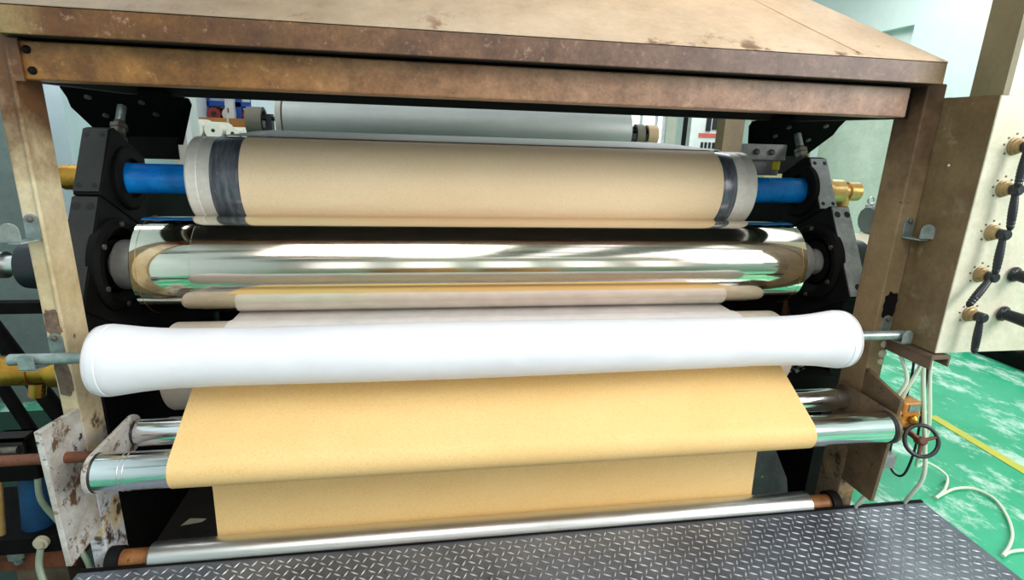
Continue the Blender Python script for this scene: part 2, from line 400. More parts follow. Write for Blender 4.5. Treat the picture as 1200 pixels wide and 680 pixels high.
# front of the hall, behind the photographer: wall with tall windows (seen in the chrome)
w = MB(); xs = [-2.8, -2.2, -1.2, -.7, .3, .8, 1.8, 2.3, 3.3, 3.8, 4.7, 5.2]
for i in range(0, len(xs) - 1, 2): w.box(xs[i], xs[i + 1], -8.2, -8, 0, 5)
for i in range(1, len(xs) - 1, 2): w.box(xs[i], xs[i + 1], -8.2, -8, 0, 1.3).box(xs[i], xs[i + 1], -8.2, -8, 3.6, 5)
struct('wall_front', w, 'wall_back')
# roof: translucent skylight gaps between grey roof sheets, on arched trusses; left sheet widened to shade the floor
w = MB()
for x, wd_ in ((-2.9, 2.1), (.4, 1.2), (2.3, 1.2), (4.2, 1.0)): w.box(x, x + wd_, -8.2, 8.2, 5.3, 5.36)
struct('ceiling', w, 'roof_grey')
for i, y in enumerate((-6.6, -4.6, -2.6)):
    pts = [(-2.7 + 7.7 * k / 16, y, 3.3 + 1.75 * math.sin(PI * k / 16)) for k in range(17)]
    w = MB().tube(pts, .09, 8, 1).tube([(-2.7, y, 3.75), (1.15, y, 5.25), (5, y, 3.75)], .05, 8, 1); struct('trim_%d' % (i + 2), w, 'roof_dark')
# yellow line painted on the floor
w = MB(); w.prism([(2.435, -2.0, .001), (2.495, -2.0, .001), (2.66, .95, .001), (2.60, .95, .001)], (0, 0, .002)); struct('trim_1', w, 'yellow')

# ------------------------------------------------------------------ machine frame
fr = thing('machine_frame', 'weathered beige and brown welded steel frame around the rollers, with rusty cross beam', 'machine frame', (0, .05, 0))
pl = obj('post', MB().box(-1.242, -1.2, 0, .105, .0, 1.682), 'post_left', fr, 'scuffed cream left post', .004)
w = MB().tube([(-1.2, -.001, 1.66), (-1.2, -.001, 1.3), (-1.2, -.001, .98)], .005, 8, 1); obj('edge_bead', w, 'post_left', pl)
def patch(cx, z0, z1, w_, y=-.0004):
    pts = []; n = 22
    for i in range(n):
        a_ = 2 * PI * i / n; k_ = .82 + random.random() * .3
        pts.append((cx + math.copysign(min(abs(math.cos(a_)) ** .6 * k_, 1.0), math.cos(a_)) * w_ / 2, y, (z0 + z1) / 2 + math.copysign(abs(math.sin(a_)) ** .7 * k_, math.sin(a_)) * (z1 - z0) / 2))
    return MB().prism(pts, (0, -.0014, 0))
obj('weld_patch', patch(-1.221, .955, 1.03, .040), 'weld', pl)
obj('weld_patch', patch(-1.221, .78, .90, .038), 'weld', pl)
pr = obj('post', MB().box(1.2, 1.264, 0, .105, .0, 1.682), 'post_right', fr, 'grimy right post with brown shade painted in', .004)
obj('weld_patch', patch(1.236, .95, 1.04, .05), 'black_dark', pr)
w = MB()
for z, r_ in ((.885, .012), (.86, .014), (.825, .015), (.795, .012)): w.lathe((1.25, 0, z), (0, -1, 0), [(0, r_), (.004, r_ * .9), (.007, r_ * .5)], 9)
obj('weld_patch', w, 'scrap', pr)
bm_ = obj('cross_beam', MB().box(-1.199, 1.15, .006, .1, 1.583, 1.667), 'beam', fr, None, .004)
for x, z in ((-1.165, 1.648), (-1.16, 1.603)):
    obj('bolt', MB().lathe((x, .008, z), (0, -1, 0), [(0, .0095), (.005, .009), (.011, .006), (.013, .0)], 16), 'black_dark', bm_)
w = MB().box(-1.205, -1.176, -.004, .004, 1.578, 1.672); obj('end_plate', w, 'post_left', bm_, None, .002)
w = MB().box(1.15, 1.2, .05, .06, 1.58, 1.67); e = obj('end_plate', w, 'recess_shade', bm_)
obj('bolt', MB().lathe((1.176, .05, 1.645), (0, -1, 0), [(0, .009), (.006, .008), (.01, .004)], 16), 'galv', bm_)
obj('side_rail', MB().box(-1.242, -1.2, .105, .62, 1.583, 1.667), 'recess_shade', fr); obj('side_rail', MB().box(1.2, 1.242, .105, .62, 1.583, 1.667), 'recess_shade', fr)
obj('rear_rail', MB().box(-1.242, 1.242, .62, .66, 1.583, 1.667), 'recess_shade', fr)
g = MB().prism([(-1.214, -.158, .765), (-1.214, .0, .745), (-1.214, .0, .365), (-1.214, -.15, .362)], (.014, 0, 0)); gl = obj('gusset_plate', g, 'gusset_left', fr, 'white scraped plate on left post', .002)
g = MB().prism([(1.2, -.155, .733), (1.2, -.0, .775), (1.2, .0, .345), (1.2, -.135, .347)], (.014, 0, 0)); obj('gusset_plate', g, 'gusset_right', fr, 'brown plate on right post', .002)
obj('foot', MB().box(-1.262, -1.18, -.02, .125, 0, .012), 'channel', fr); obj('foot', MB().box(1.18, 1.284, -.02, .125, 0, .012), 'channel', fr)

# ------------------------------------------------------------------ exhaust hood
hx, hy0, hy1, hz0, hz1 = 1.197, -.05, .7, 1.674, 1.735
hd = thing('exhaust_hood', 'sloping sheet-metal exhaust hood with brown front lip resting on the cross beam', 'exhaust hood', (0, .3, 1.674))
tx, ty0, ty1, tz = .95, .27, .38, 1.945
obj('front_lip', MB().box(-hx, hx, hy0, hy0 + .012, hz0, hz1), 'lip', hd, None, .002)
obj('side_lip', MB().box(-hx, -hx + .012, hy0 + .012, hy1, hz0, hz1), 'lip', hd); obj('side_lip', MB().box(hx - .012, hx, hy0 + .012, hy1, hz0, hz1), 'lip', hd)
obj('rear_lip', MB().box(-hx + .012, hx - .012, hy1 - .012, hy1, hz0, hz1), 'lip', hd)
def slab(a, b, c, d): return MB().prism([a, b, c, d], (0, 0, -.004))
A, B, Cc, D = (-hx, hy0, hz1), (hx, hy0, hz1), (hx, hy1, hz1), (-hx, hy1, hz1)
a, b, c, d = (-tx, ty0, tz), (tx, ty0, tz), (tx, ty1, tz), (-tx, ty1, tz)
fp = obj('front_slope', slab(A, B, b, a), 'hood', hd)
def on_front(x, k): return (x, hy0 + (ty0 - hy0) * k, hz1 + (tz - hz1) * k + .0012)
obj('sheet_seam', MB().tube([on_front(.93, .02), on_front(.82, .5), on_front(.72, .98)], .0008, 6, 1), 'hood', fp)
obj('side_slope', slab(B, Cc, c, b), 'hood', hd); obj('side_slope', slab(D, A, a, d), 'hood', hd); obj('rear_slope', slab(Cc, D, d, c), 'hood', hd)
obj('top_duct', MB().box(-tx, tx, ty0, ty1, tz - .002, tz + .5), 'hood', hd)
obj('added_soffit', MB().box(-hx + .0125, hx - .0125, hy0 + .0125, hy1 - .0125, 1.6745, 1.69), 'recess_shade', hd)  # added dark sheet that closes the hood and blocks light

# ------------------------------------------------------------------ white spreader roller and galvanised hooks
t = thing('spreader_roller', 'long white rubber roller with flared ends in front of the kraft paper', 'roller', (0, Y_WHT, Z_WHT))
prof = [(0, .060), (.0, .080), (.004, .0865), (.010, .0875), (.011, .0895), (.016, .091), (.030, .0915), (.032, .0898), (.036, .0908), (.05, .0892), (.07, .0865), (.10, .0825), (.14, .079), (.19, .0768), (.25, .0758), (.32, .0754)]
L = 2.10; x0 = -1.083
pp = prof + [(.5, .0772), (.7, .0792), (.9, .0800), (1.1, .0792), (1.35, .0776), (1.6, .0764)] + [(L - a_, r * .985) for a_, r in reversed(prof)]
obj('roller_body', MB().lathe((x0, Y_WHT, Z_WHT), XD, pp, 72), 'white_roll', t)
for k, x in ((1, x0 - .002), (-1, x0 + L + .002)):
    obj('rim', MB().torus((x + k * .006, Y_WHT, Z_WHT), XD, .0845, .0035, 72, 8), 'white_ring', t)
obj('shaft', MB().lathe((-1.285, Y_WHT, Z_WHT + .008), XD, [(0, .012), (.003, .0145), (2.53, .0145), (2.533, .012)], 24), 'galv', t, 'galvanised shaft')
hk = thing('shaft_hook', 'galvanised hook on left post carrying the white roller shaft', 'bracket', (-1.222, 0, Z_WHT), 'galvanised hooks on the front of the posts')
def ear(cx, cz, y, w_, h_, up=True):
    pts = []
    for i in range(13):
        t_ = PI * i / 12; pts.append((cx + math.cos(t_) * w_ / 2, y, cz + (math.sin(t_) * w_ / 2) * (1 if up else -1)))
    pts += [(cx - w_ / 2, y, cz - (h_ if up else -h_)), (cx + w_ / 2, y, cz - (h_ if up else -h_))]
    return MB().prism(pts, (0, -.004, 0))
hx_ = -1.222
o = obj('wall_ear', ear(hx_, Z_WHT + .03, 0, .034, .05), 'galv', hk, None, .001)
obj('bolt', MB().lathe((hx_, -.004, Z_WHT + .034), (0, -1, 0), [(0, .0075), (.005, .0075), (.007, .004)], 6), 'bolt', o)
obj('hook_floor', MB().prism([(hx_ - .017, -.002, Z_WHT - .02), (hx_ + .017, -.002, Z_WHT - .02), (hx_ + .005, -.104, Z_WHT - .01), (hx_ - .029, -.104, Z_WHT - .01)], (0, 0, -.004)), 'galv', hk)
obj('front_ear', ear(hx_ - .012, Z_WHT + .012, -.1, .036, .025), 'galv', hk, None, .001)
dup(hk, (1.238, 0, Z_WHT), 'galvanised hook on right post carrying the white roller shaft')
def short_hook(x, z, k, label):
    t = thing('shaft_hook', label, 'bracket', (x, 0, z), 'galvanised hooks on the front of the posts')
    o = obj('wall_ear', ear(x, z + .03, 0, .034, .045), 'galv', t, None, .001)
    obj('bolt', MB().lathe((x, -.004, z + .034), (0, -1, 0), [(0, .0075), (.005, .0075), (.007, .004)], 6), 'bolt', o)
    obj('hook_floor', MB().prism([(x - .017, -.002, z - .014), (x + .017, -.002, z - .014), (x + .014 + k * .012, -.056, z - .014), (x - .014 + k * .012, -.056, z - .014)], (0, 0, -.004)), 'galv', t)
    c = V((x + k * .016, -.056, z - .012)); u = V((.92, -k * .38, 0)).normalized() * .019
    pts = [c - u, c + u] + [c + u * math.cos(PI * i / 10) + V((0, 0, .026 + .019 * math.sin(PI * i / 10))) for i in range(11)]
    obj('front_ear', MB().prism(pts, (0, -.004, 0)), 'galv', t, None, .001)
short_hook(-1.222, 1.225, -1, 'empty galvanised hook on left post, above the white roller')
short_hook(1.238, 1.24, 1, 'empty galvanised hook on right post, beside the control cabinet')

# ------------------------------------------------------------------ mirror roller
t = thing('mirror_roller', 'big mirror-polished chrome roller beneath the rubber roller', 'roller', (0, Y_MIR, Z_MIR))
obj('shell', MB().lathe((-1.145, Y_MIR, Z_MIR), XD, [(0, .07), (0, R_MIR - .003), (.003, R_MIR), (2.247, R_MIR), (2.25, R_MIR - .003), (2.25, .07)], 128), 'mirror', t)
obj('film_zone', MB().lathe((-.975, Y_MIR, Z_MIR), XD, [(0, R_MIR), (.001, R_MIR + .0012), (1.899, R_MIR + .0012), (1.90, R_MIR)], 128, caps=False), 'mirror_film', t, 'faintly iridescent middle zone')
for x in (-1.125, 1.085): obj('score_ring', MB().torus((x, Y_MIR, Z_MIR), XD, R_MIR, .0007, 96, 6), 'brass', t)
for k in (1, -1):
    obj('journal', MB().lathe((-1.143 if k < 0 else 1.103, Y_MIR, Z_MIR), (k, 0, 0), [(0, .080), (.085, .080), (.09, .077), (.09, .05), (.20, .05)], 48), 'journal', t, 'matt grey journal')
j = obj('rotary_joint', MB().lathe((-1.335, Y_MIR, Z_MIR), (-1, 0, 0), [(0, .05), (.04, .05), (.06, .052), (.065, .075), (.13, .078), (.17, .074), (.185, .05)], 40), 'black_gloss', t, 'black cap on left end')
obj('joint_shaft', MB().lathe((-1.515, Y_MIR, Z_MIR), (-1, 0, 0), [(0, .03), (.05, .03), (.05, .042), (.09, .042), (.09, .026), (.3, .026)], 24), 'chrome_dull', j)
obj('rotary_joint', MB().lathe((1.335, Y_MIR, Z_MIR), XD, [(0, .05), (.03, .05), (.035, .085), (.1, .085)], 40), 'black_gloss', t, 'black cap on right end')

# ------------------------------------------------------------------ rubber nip roller
t = thing('rubber_roller', 'pale rubber-covered roller with blue shaft ends, wrapped in pale kraft paper', 'roller', (0, Y_RUB, Z_RUB))
obj('cover', MB().lathe((-1.024, Y_RUB, Z_RUB), XD, [(0, .05), (0, .139), (.006, .1445), (.035, .1445), (.038, .1425), (.042, .1445), (1.95, .1445), (1.953, .1425), (1.957, .1445), (1.988, .1445), (1.994, .139), (1.994, .05)], 96), 'silicone', t)
for x0_, x1_ in ((-.948, -.855), (.80, .885)):
    obj('film_band', MB().lathe((x0_, Y_RUB, Z_RUB), XD, [(0, .1445), (.004, .1462), (x1_ - x0_ - .002, .1462), (x1_ - x0_, .1455)], 96, caps=False), 'film_edge', t, 'smeared grey film band')
for k in (1, -1):
    s_ = obj('shaft', MB().lathe((k * 1.06 - (.04 if k < 0 else -.04) * -1, Y_RUB, Z_RUB), (k, 0, 0), [(0, .05), (.225, .05), (.23, .053), (.24, .053), (.24, .04), (.34, .04)], 40), 'blue_paint', t, 'bright blue shaft end')
j = obj('rotary_joint', MB().lathe((-1.34, Y_RUB, Z_RUB), (-1, 0, 0), [(0, .052), (.028, .052), (.03, .042), (.1, .042), (.1, .036), (.2, .036)], 32), 'brass', t, 'brass joint on left end')
j = obj('rotary_joint', MB().lathe((1.34, Y_RUB, Z_RUB), XD, [(0, .06), (.02, .06), (.022, .048), (.09, .048), (.095, .03), (.12, .03), (.122, .038), (.17, .038), (.175, .02)], 32), 'brass_pale', t, 'pale brass joint on right end')
obj('elbow', MB().cyl((1.45, Y_RUB, Z_RUB), (1.45, Y_RUB, Z_RUB - .07), .026), 'brass_pale', j)

# ------------------------------------------------------------------ guide roller behind the white roller
t = thing('guide_roller', 'beige guide roller behind the white roller, under the sheet', 'roller', (0, Y_GUI, Z_GUI))
obj('cover', MB().lathe((-1.05, Y_GUI, Z_GUI), XD, [(0, .05), (0, R_GUI - .006), (.002, R_GUI - .002), (.006, R_GUI), (2.057, R_GUI), (2.061, R_GUI - .002), (2.063, R_GUI - .006), (2.063, .05)], 96), 'guide', t)
for k in (1, -1): obj('shaft', MB().lathe((k * 1.01, Y_GUI, Z_GUI), (k, 0, 0), [(0, .05), (.34, .05)], 32), 'chrome_dull', t)
j = obj('rotary_joint', MB().lathe((-1.35, Y_GUI, Z_GUI), (-1, 0, 0), [(0, .055), (.05, .055), (.052, .042), (.1, .042), (.102, .046), (.2, .046), (.206, .04)], 32), 'brass', t, 'brass joint on left end')
obj('fitting', MB().cyl((-1.45, Y_GUI, Z_GUI - .04), (-1.46, Y_GUI, Z_GUI - .085), .022), 'brass', j)

# ------------------------------------------------------------------ chrome web rollers with their swing arms
sw = thing('swing_arm_rollers', 'pair of arm plates on a rusty pivot shaft between the gusset plates', 'roller arm', (0, -.06, .65))
def stadium(x, r, ya, za, yb, zb, n=14):
    d = V((yb - ya, zb - za)); th0 = math.atan2(d[1], d[0]); p = []
    for i in range(n + 1): a_ = th0 - PI / 2 + PI * i / n; p.append((x, yb + r * math.cos(a_), zb + r * math.sin(a_)))
    for i in range(n + 1): a_ = th0 + PI / 2 + PI * i / n; p.append((x, ya + r * math.cos(a_), za + r * math.sin(a_)))
    return p
obj('arm_plate', MB().prism(stadium(-1.108, .052, Y_FC, Z_FC, Y_BC, Z_BC), (.012, 0, 0)), 'gusset_left', sw, 'white scraped arm plate', .002)
obj('arm_plate', MB().prism(stadium(1.176, .052, Y_FC, Z_FC, Y_BC, Z_BC), (.012, 0, 0)), 'gusset_right', sw, 'brown arm plate', .002)
obj('pivot_shaft', MB().lathe((-1.40, -.086, .648), XD, [(0, .012), (.003, .0145), (.292, .0145)], 20), 'rust', sw, 'rusty left pivot')
obj('pivot_shaft', MB().lathe((1.188, -.086, .648), XD, [(0, .0145), (.10, .0145)], 20), 'rust', sw, 'rusty right pivot')
t = thing('chrome_roller', 'front chrome roller that the golden kraft sheet folds around', 'roller', (0, Y_FC, Z_FC))
obj('shell', MB().lathe((-1.096, Y_FC, Z_FC), XD, [(0, .02), (0, .044), (.006, R_FC), (2.258, R_FC), (2.264, .046), (2.27, .042), (2.27, .02)], 64), 'chrome', t)
for x in (-1.03, -1.018): obj('score_ring', MB().torus((x, Y_FC, Z_FC), XD, R_FC, .0012, 64, 6), 'chrome_dull', t)
obj('end_ring', MB().torus((1.172, Y_FC, Z_FC), XD, .046, .005, 48, 8), 'wheel', t); obj('end_ring', MB().torus((-1.096, Y_FC, Z_FC), XD, .046, .004, 48, 8), 'wheel', t)
t = thing('chrome_roller', 'rear chrome roller just behind the folded golden sheet', 'roller', (0, Y_BC, Z_BC))
obj('shell', MB().lathe((-1.085, Y_BC, Z_BC), XD, [(0, .02), (0, .036), (.012, R_BC), (2.20, R_BC), (2.215, .038), (2.215, .02)], 64), 'chrome', t)
obj('end_cap', MB().lathe((-1.096, Y_BC, Z_BC), XD, [(0, .03), (.012, .028)], 32), 'wheel', t); obj('end_cap', MB().lathe((1.13, Y_BC, Z_BC), XD, [(0, .036), (.02, .034), (.046, .03)], 32), 'chrome_dull', t)
t = thing('floor_roller', 'low dull chrome roller along the edge of the tread plate', 'roller', (0, Y_BOT, Z_BOT))
obj('shell', MB().lathe((-1.085, Y_BOT, Z_BOT), XD, [(0, .02), (0, .042), (.004, R_BOT), (2.166, R_BOT), (2.17, .042), (2.17, .02)], 64), 'chrome_dull', t)
for k in (1, -1):
    s_ = obj('shaft', MB().lathe((k * 1.083, Y_BOT, Z_BOT), (k, 0, 0), [(0, .03), (.085, .03), (.085, .036), (.1, .036), (.1, .024), (.115, .024)], 32), 'rust_orange', t, 'orange rusty shaft end')
    obj('bearing', MB().ring((k * 1.165, Y_BOT, Z_BOT), (k, 0, 0), .025, .041, .034), 'black', s_)

# ------------------------------------------------------------------ paper and film webs
def arc(cy, cz, r, a0, a1, n=20): return [(cy + r * math.cos(math.radians(a0 + (a1 - a0) * i / n)), cz + r * math.sin(math.radians(a0 + (a1 - a0) * i / n))) for i in range(n + 1)]
e = .0015
def lerp(p, q, n): return [(p[0] + (q[0] - p[0]) * i / n, p[1] + (q[1] - p[1]) * i / n) for i in range(1, n)]
p1 = arc(Y_GUI, Z_GUI, R_GUI + e, 109, 116, 4)
p2 = arc(Y_FC, Z_FC, R_FC + e, 116, 300, 30)
p3 = arc(Y_BC, Z_BC, R_BC + e, 128, -50, 20)
p4 = [(Y_BOT - .03, Z_BOT + .036)]
path = p1 + lerp(p1[-1], p2[0], 8) + p2 + lerp(p2[-1], p3[0], 3) + p3
q0 = p3[-1]; q1 = (Y_BOT + R_BOT + .002, Z_BOT + .01)
path += lerp(q0, q1, 10) + arc(Y_BOT, Z_BOT, R_BOT + e, 10, -110, 12)
solo('kraft_sheet', MB().sheet(path, -.916, .892, 20), 'kraft', 'golden brown kraft sheet folded over the front chrome roller', 'paper sheet', loc=(0, Y_FC, Z_FC))
pu = arc(Y_RUB, Z_RUB, R_RUB + .003, 90, 236, 40)
pb = [(1.30, 1.452), (1.05, 1.462), (.8, 1.461), (.65, 1.4598)]
solo('kraft_sheet', MB().sheet(pu, -.858, .828, 20), 'kraft_pale', 'pale tan paper wrapped around the blue-shafted rubber roller', 'paper sheet', loc=(0, Y_RUB, Z_RUB))
pf = [(1.36, 1.44), (1.30, 1.474), (1.2, 1.4775), (.95, 1.474), (.7, 1.466), (.60, 1.4635)] + arc(Y_RUB, Z_RUB, R_RUB + .0062, 88, 98, 4)
solo('film_web', MB().sheet(pf, -.93, .865, 20), 'film_top', 'dark grey film feeding over the top of the paper-wrapped roller', 'film', loc=(0, 1.0, 1.47))
pg = arc(Y_GUI, Z_GUI, R_GUI + .004, 50, 96, 10); pm = [(Y_MIR - .02, Z_MIR - R_MIR - .016)]
# return web that runs from the guide roller up beneath the mirror roller
pr_ = arc(Y_GUI, Z_GUI, R_GUI + e + .001, 108, 72, 10) + [(.36, .89), (.43, .892), (.50, .915), (.555, .965)]
solo('return_web', MB().sheet(pr_, -.885, .855, 12), plain('pale_pink_web', rgb(230, 225, 224), .5), 'pale pinkish web passing over the guide roller, in the gap under the mirror roller', 'film', loc=(0, .4, .9))

# ------------------------------------------------------------------ leaning black side frames
def sideframe(k, label):
    t = thing('roller_side_frame', label, 'bearing frame', (k * 1.29, .5, 0))
    X0, X1 = k * 1.252, k * 1.33; n = (X1 - X0, 0, 0)
    def P(s, t_, x=X0): y, z = F(s, t_); return (x, y, z)
    tf = -.135 if k < 0 else -.078
    obj('lower_block', MB().prism([P(-.185, -.135), P(.178, -.135), P(.178, .2), P(-.185, .2)], n), 'black', t, None, .003)
    up = obj('upper_block', MB().prism([P(.182, tf), P(.41, tf), P(.425, tf + .02), P(.425, .09), P(.30, .15), P(.182, .15)], n), 'black', t, None, .003)
    obj('stand', MB().prism([(X0 + k * .006, *F(-.186, -.1)), (X0 + k * .006, *F(-.186, .2)), (X0 + k * .006, .95, .3), (X0 + k * .006, .95, 0), (X0 + k * .006, .22, 0), (X0 + k * .006, .22, .6)], (k * .06, 0, 0)), 'black_dark', t)
    obj('rear_web', MB().prism([(X0 + k * .008, .50, 0), (X0 + k * .008, 1.25, 0), (X0 + k * .008, 1.25, 1.26), (X0 + k * .008, .95, 1.30), (X0 + k * .008, .60, 1.30)], (k * .05, 0, 0)), 'black_dark', t)
    y, z = F(0, 0)
    rg = obj('bearing_ring', MB().lathe((X0 + k * .01, y, z), (-k, 0, 0), [(0, .150), (.022, .150), (.034, .138), (.034, .118), (.022, .105), (.010, .092), (.010, .082)], 64, caps=False), 'black_dark', t, 'round bearing housing of mirror roller')
    for a_ in range(6):
        an = a_ * PI / 3 + .4; by, bz = y + .129 * math.cos(an), z + .129 * math.sin(an)
        obj('bolt', MB().lathe((X0 - k * .024, by, bz), (-k, 0, 0), [(0, .009), (.006, .009), (.007, .006)], 6), 'bolt', rg)
    cy, cz = Y_RUB, Z_RUB
    obj('bearing_cap', MB().lathe((X0 + k * .006, cy, cz), (-k, 0, 0), [(0, .105), (.018, .105), (.024, .098), (.024, .066), (.012, .060), (.012, .052)], 56, caps=False), 'black_dark', t, 'round bearing cap of blue shaft')
    # front cover plates with bolt holes
    fm = 'face_dark' if k < 0 else 'grey_plate'
    for (s0, s1, tt, holes) in ((.19, .405, tf, ((.03, .2), (.97, .2), (.03, .8), (.97, .8))), (-.178, .172, -.135, ((.95, .22), (.95, .78), (.06, .5)))):
        xa, xb = (X0 + k * .004, X1 - k * .002)
        a_ = [P(s0, tt, xa), P(s0, tt, xb), P(s1, tt, xb), P(s1, tt, xa)]
        nn = V((0, -.859, .512)) * .006
        f = obj('cover_plate', MB().prism(a_, nn), fm, t, 'bare grey steel cover plate' if k > 0 else None, .001)
        for (ks, kx) in holes:
            s_ = s0 + .015 + (s1 - s0 - .03) * ks; x_ = xa + (xb - xa) * kx; q = V(P(s_, tt, x_)) + nn
            r_ = .008 if s0 > 0 else .0125
            obj('bolt_hole', MB().lathe(q - nn * .1, nn, [(0, r_), (.0012, r_), (.0014, r_ * .3)], 16), 'hole', f)
    return t
sideframe(-1, 'oily black leaning bearing frame at the left ends of the rollers')
sideframe(1, 'black leaning bearing frame at right with bare grey cover plates')

# adjusting screws and hanger brackets above the side frames
def screw(k, label):
    dv = V((0, .512, .859)); b = V((k * 1.29, *F(.425, -.02 if k < 0 else 0)))
    t = thing('adjusting_screw', label, 'screw', b, 'adjusting screws on the bearing frames')
    obj('collar', MB().lathe(b, dv, [(0, .036), (.012, .034), (.018, .026), (.03, .025)], 6), 'face_dark', t)
    obj('nut', MB().lathe(b + dv * .03, dv, [(0, .024), (.02, .024), (.022, .028), (.036, .028), (.038, .02), (.05, .018)], 6), 'bolt', t)
    obj('rod', MB().lathe(b + dv * .07, dv, [(0, .0145), (.068, .0145)], 20), 'galv', t)
screw(-1, 'grey adjusting screw on top of the left oily bearing frame'); screw(1, 'bright adjusting screw on the right bearing frame with bare grey plates')
def hanger(k, label):
    t = thing('hanger_bracket', label, 'bracket', (k * 1.25, .6, 1.6), 'black hanger brackets under the hood')
    def P(s, t_, x): y, z = F(s, t_); return (x, y, z)
    s0 = .565
    pl_ = [P(s0, -.115, k * 1.43), P(s0, -.115, k * 1.115), P(s0, .185, k * 1.195), P(s0, .185, k * 1.46), P(s0, .0, k * 1.46), P(s0, -.06, k * 1.44)]
    f = obj('plate', MB().prism(pl_, V((0, .512, .859)) * .012), 'hanger', t, None, .002)
    obj('side_flange', MB().prism([(k * 1.115, .592, 1.59), (k * 1.085, .70, 1.575), (k * 1.085, .72, 1.555), (k * 1.178, .85, 1.415), (k * 1.205, .85, 1.415), (k * 1.19, .835, 1.44)], (0, .006, .006)), 'hanger', t, None, .001)
    obj('rear_plate', MB().box(min(k * 1.2, k * 1.46), max(k * 1.2, k * 1.46), .852, .862, 1.36, 1.62), 'black_dark', t)
    for s_, x in ((-.05, 1.215), (.02, 1.20), (-.07, 1.37), (.04, 1.37)):
        q = V(P(s0, s_, k * x)); obj('bolt', MB().lathe(q, V((0, -.512, -.859)), [(0, .011), (.006, .011), (.008, .006)], 6), 'bolt', f)
hanger(-1, 'black angled hanger bracket under the hood at its rusty left end'); hanger(1, 'black angled hanger bracket under the hood by the right post')
t = thing('clamp_plate', 'grey bolted clamp plate behind the right adjusting screw', 'plate', (1.17, .7, 1.44))
c_ = obj('plate', MB().box(1.06, 1.26, .70, .72, 1.425, 1.49), 'grey_plate', t, None, .002)
for x in (1.12, 1.19): obj('bolt', MB().lathe((x, .70, 1.458), (0, -1, 0), [(0, .013), (.01, .013), (.014, .007)], 6), 'bolt', c_)
c_ = obj('lower_plate', MB().box(1.10, 1.25, .72, .74, 1.36, 1.423), 'grey_plate', t, None, .002)
obj('tag', MB().box(1.215, 1.25, .715, .719, 1.385, 1.42), 'yellow_tag', c_, 'yellow tag')

# ------------------------------------------------------------------ dark underside of the machine
t = thing('drip_pan', 'dark oily steel tray on the floor under the rollers', 'tray', (0, .6, 0))
obj('tray_floor', MB().box(-1.245, 1.245, .13, 1.2, .0, .03), 'pan', t); obj('back_plate', MB().box(-1.245, 1.245, 1.2, 1.22, 0, .95), 'black_dark', t)
sh_ = obj('side_sheet', MB().prism([(.95, .19, .032), (1.185, .19, .032), (1.16, .215, .20), (1.10, .24, .33), (.95, .24, .36)], (0, .008, .0)), 'pan_sheet', t, 'grey sheet with one small hole')
obj('hole', MB().lathe((1.05, .2165, .215), (0, -1, .15), [(0, .006), (.0015, .006)], 14), 'scrap', sh_)
solo('paper_scrap', MB().prism([(-1.16, .24, .031), (-1.115, .235, .033), (-1.10, .262, .031), (-1.128, .275, .034), (-1.15, .262, .031)], (0, 0, .002)), 'scrap', 'torn paper scrap lying on the dark tray, nearer the left post foot', 'paper scrap', 'paper scraps in the tray')
solo('paper_scrap', MB().prism([(-1.19, .42, .031), (-1.12, .43, .033), (-1.11, .45, .031), (-1.17, .455, .034)], (0, 0, .002)), 'scrap', 'narrow paper scrap in the tray just under the front chrome roller', 'paper scrap', 'paper scraps in the tray')
solo('rag', MB().lathe((1.13, .2, .0305), (.1, .2, 1), [(0, .035), (.01, .04), (.022, .032), (.03, .014)], 9), 'scrap', 'small pale rag on the tray by the foot of the right post', 'rag')
w = MB()
for i in range(3): w.tube([(.93 + .03 * i, .45, .5), (1.0 + .02 * i, .35, .38 - .05 * i), (1.06, .3, .22), (1.10 + .03 * i, .3, .08), (1.13, .4, .04)], .006 + .003 * (i == 0), 8)
solo('cable_bundle', w, 'cable', 'tangle of black cables under the rollers by the right post', 'cables')
solo('loose_wire', MB().tube([(.92, .42, .5), (1.0, .34, .41), (1.07, .30, .35), (1.05, .3, .31), (1.0, .32, .36)], .003, 6), 'scrap', 'thin pale wire looped over the black cables', 'wire')
w = MB()
for i in range(30):
    x = 1.03 + random.random() * .13; y = .2 + random.random() * .05; z = .66 + random.random() * .015; dx, dy = random.uniform(-.02, .02), random.uniform(-.02, .02)
    w.prism([(x, y, z), (x + .012 + dx * .2, y + .004, z + .004), (x + dx, y + .01 + dy, z + .008)], (0, 0, .0008))
tag(obj('foil_shavings', w, 'galv'), 'pile of silvery shavings on the ledge behind the rear chrome roller', 'shavings', None, 'stuff')
solo('ledge', MB().box(1.0, 1.25, .18, .28, .585, .66), 'black_dark', 'black ledge beside the right end of the beige guide roller', 'ledge')

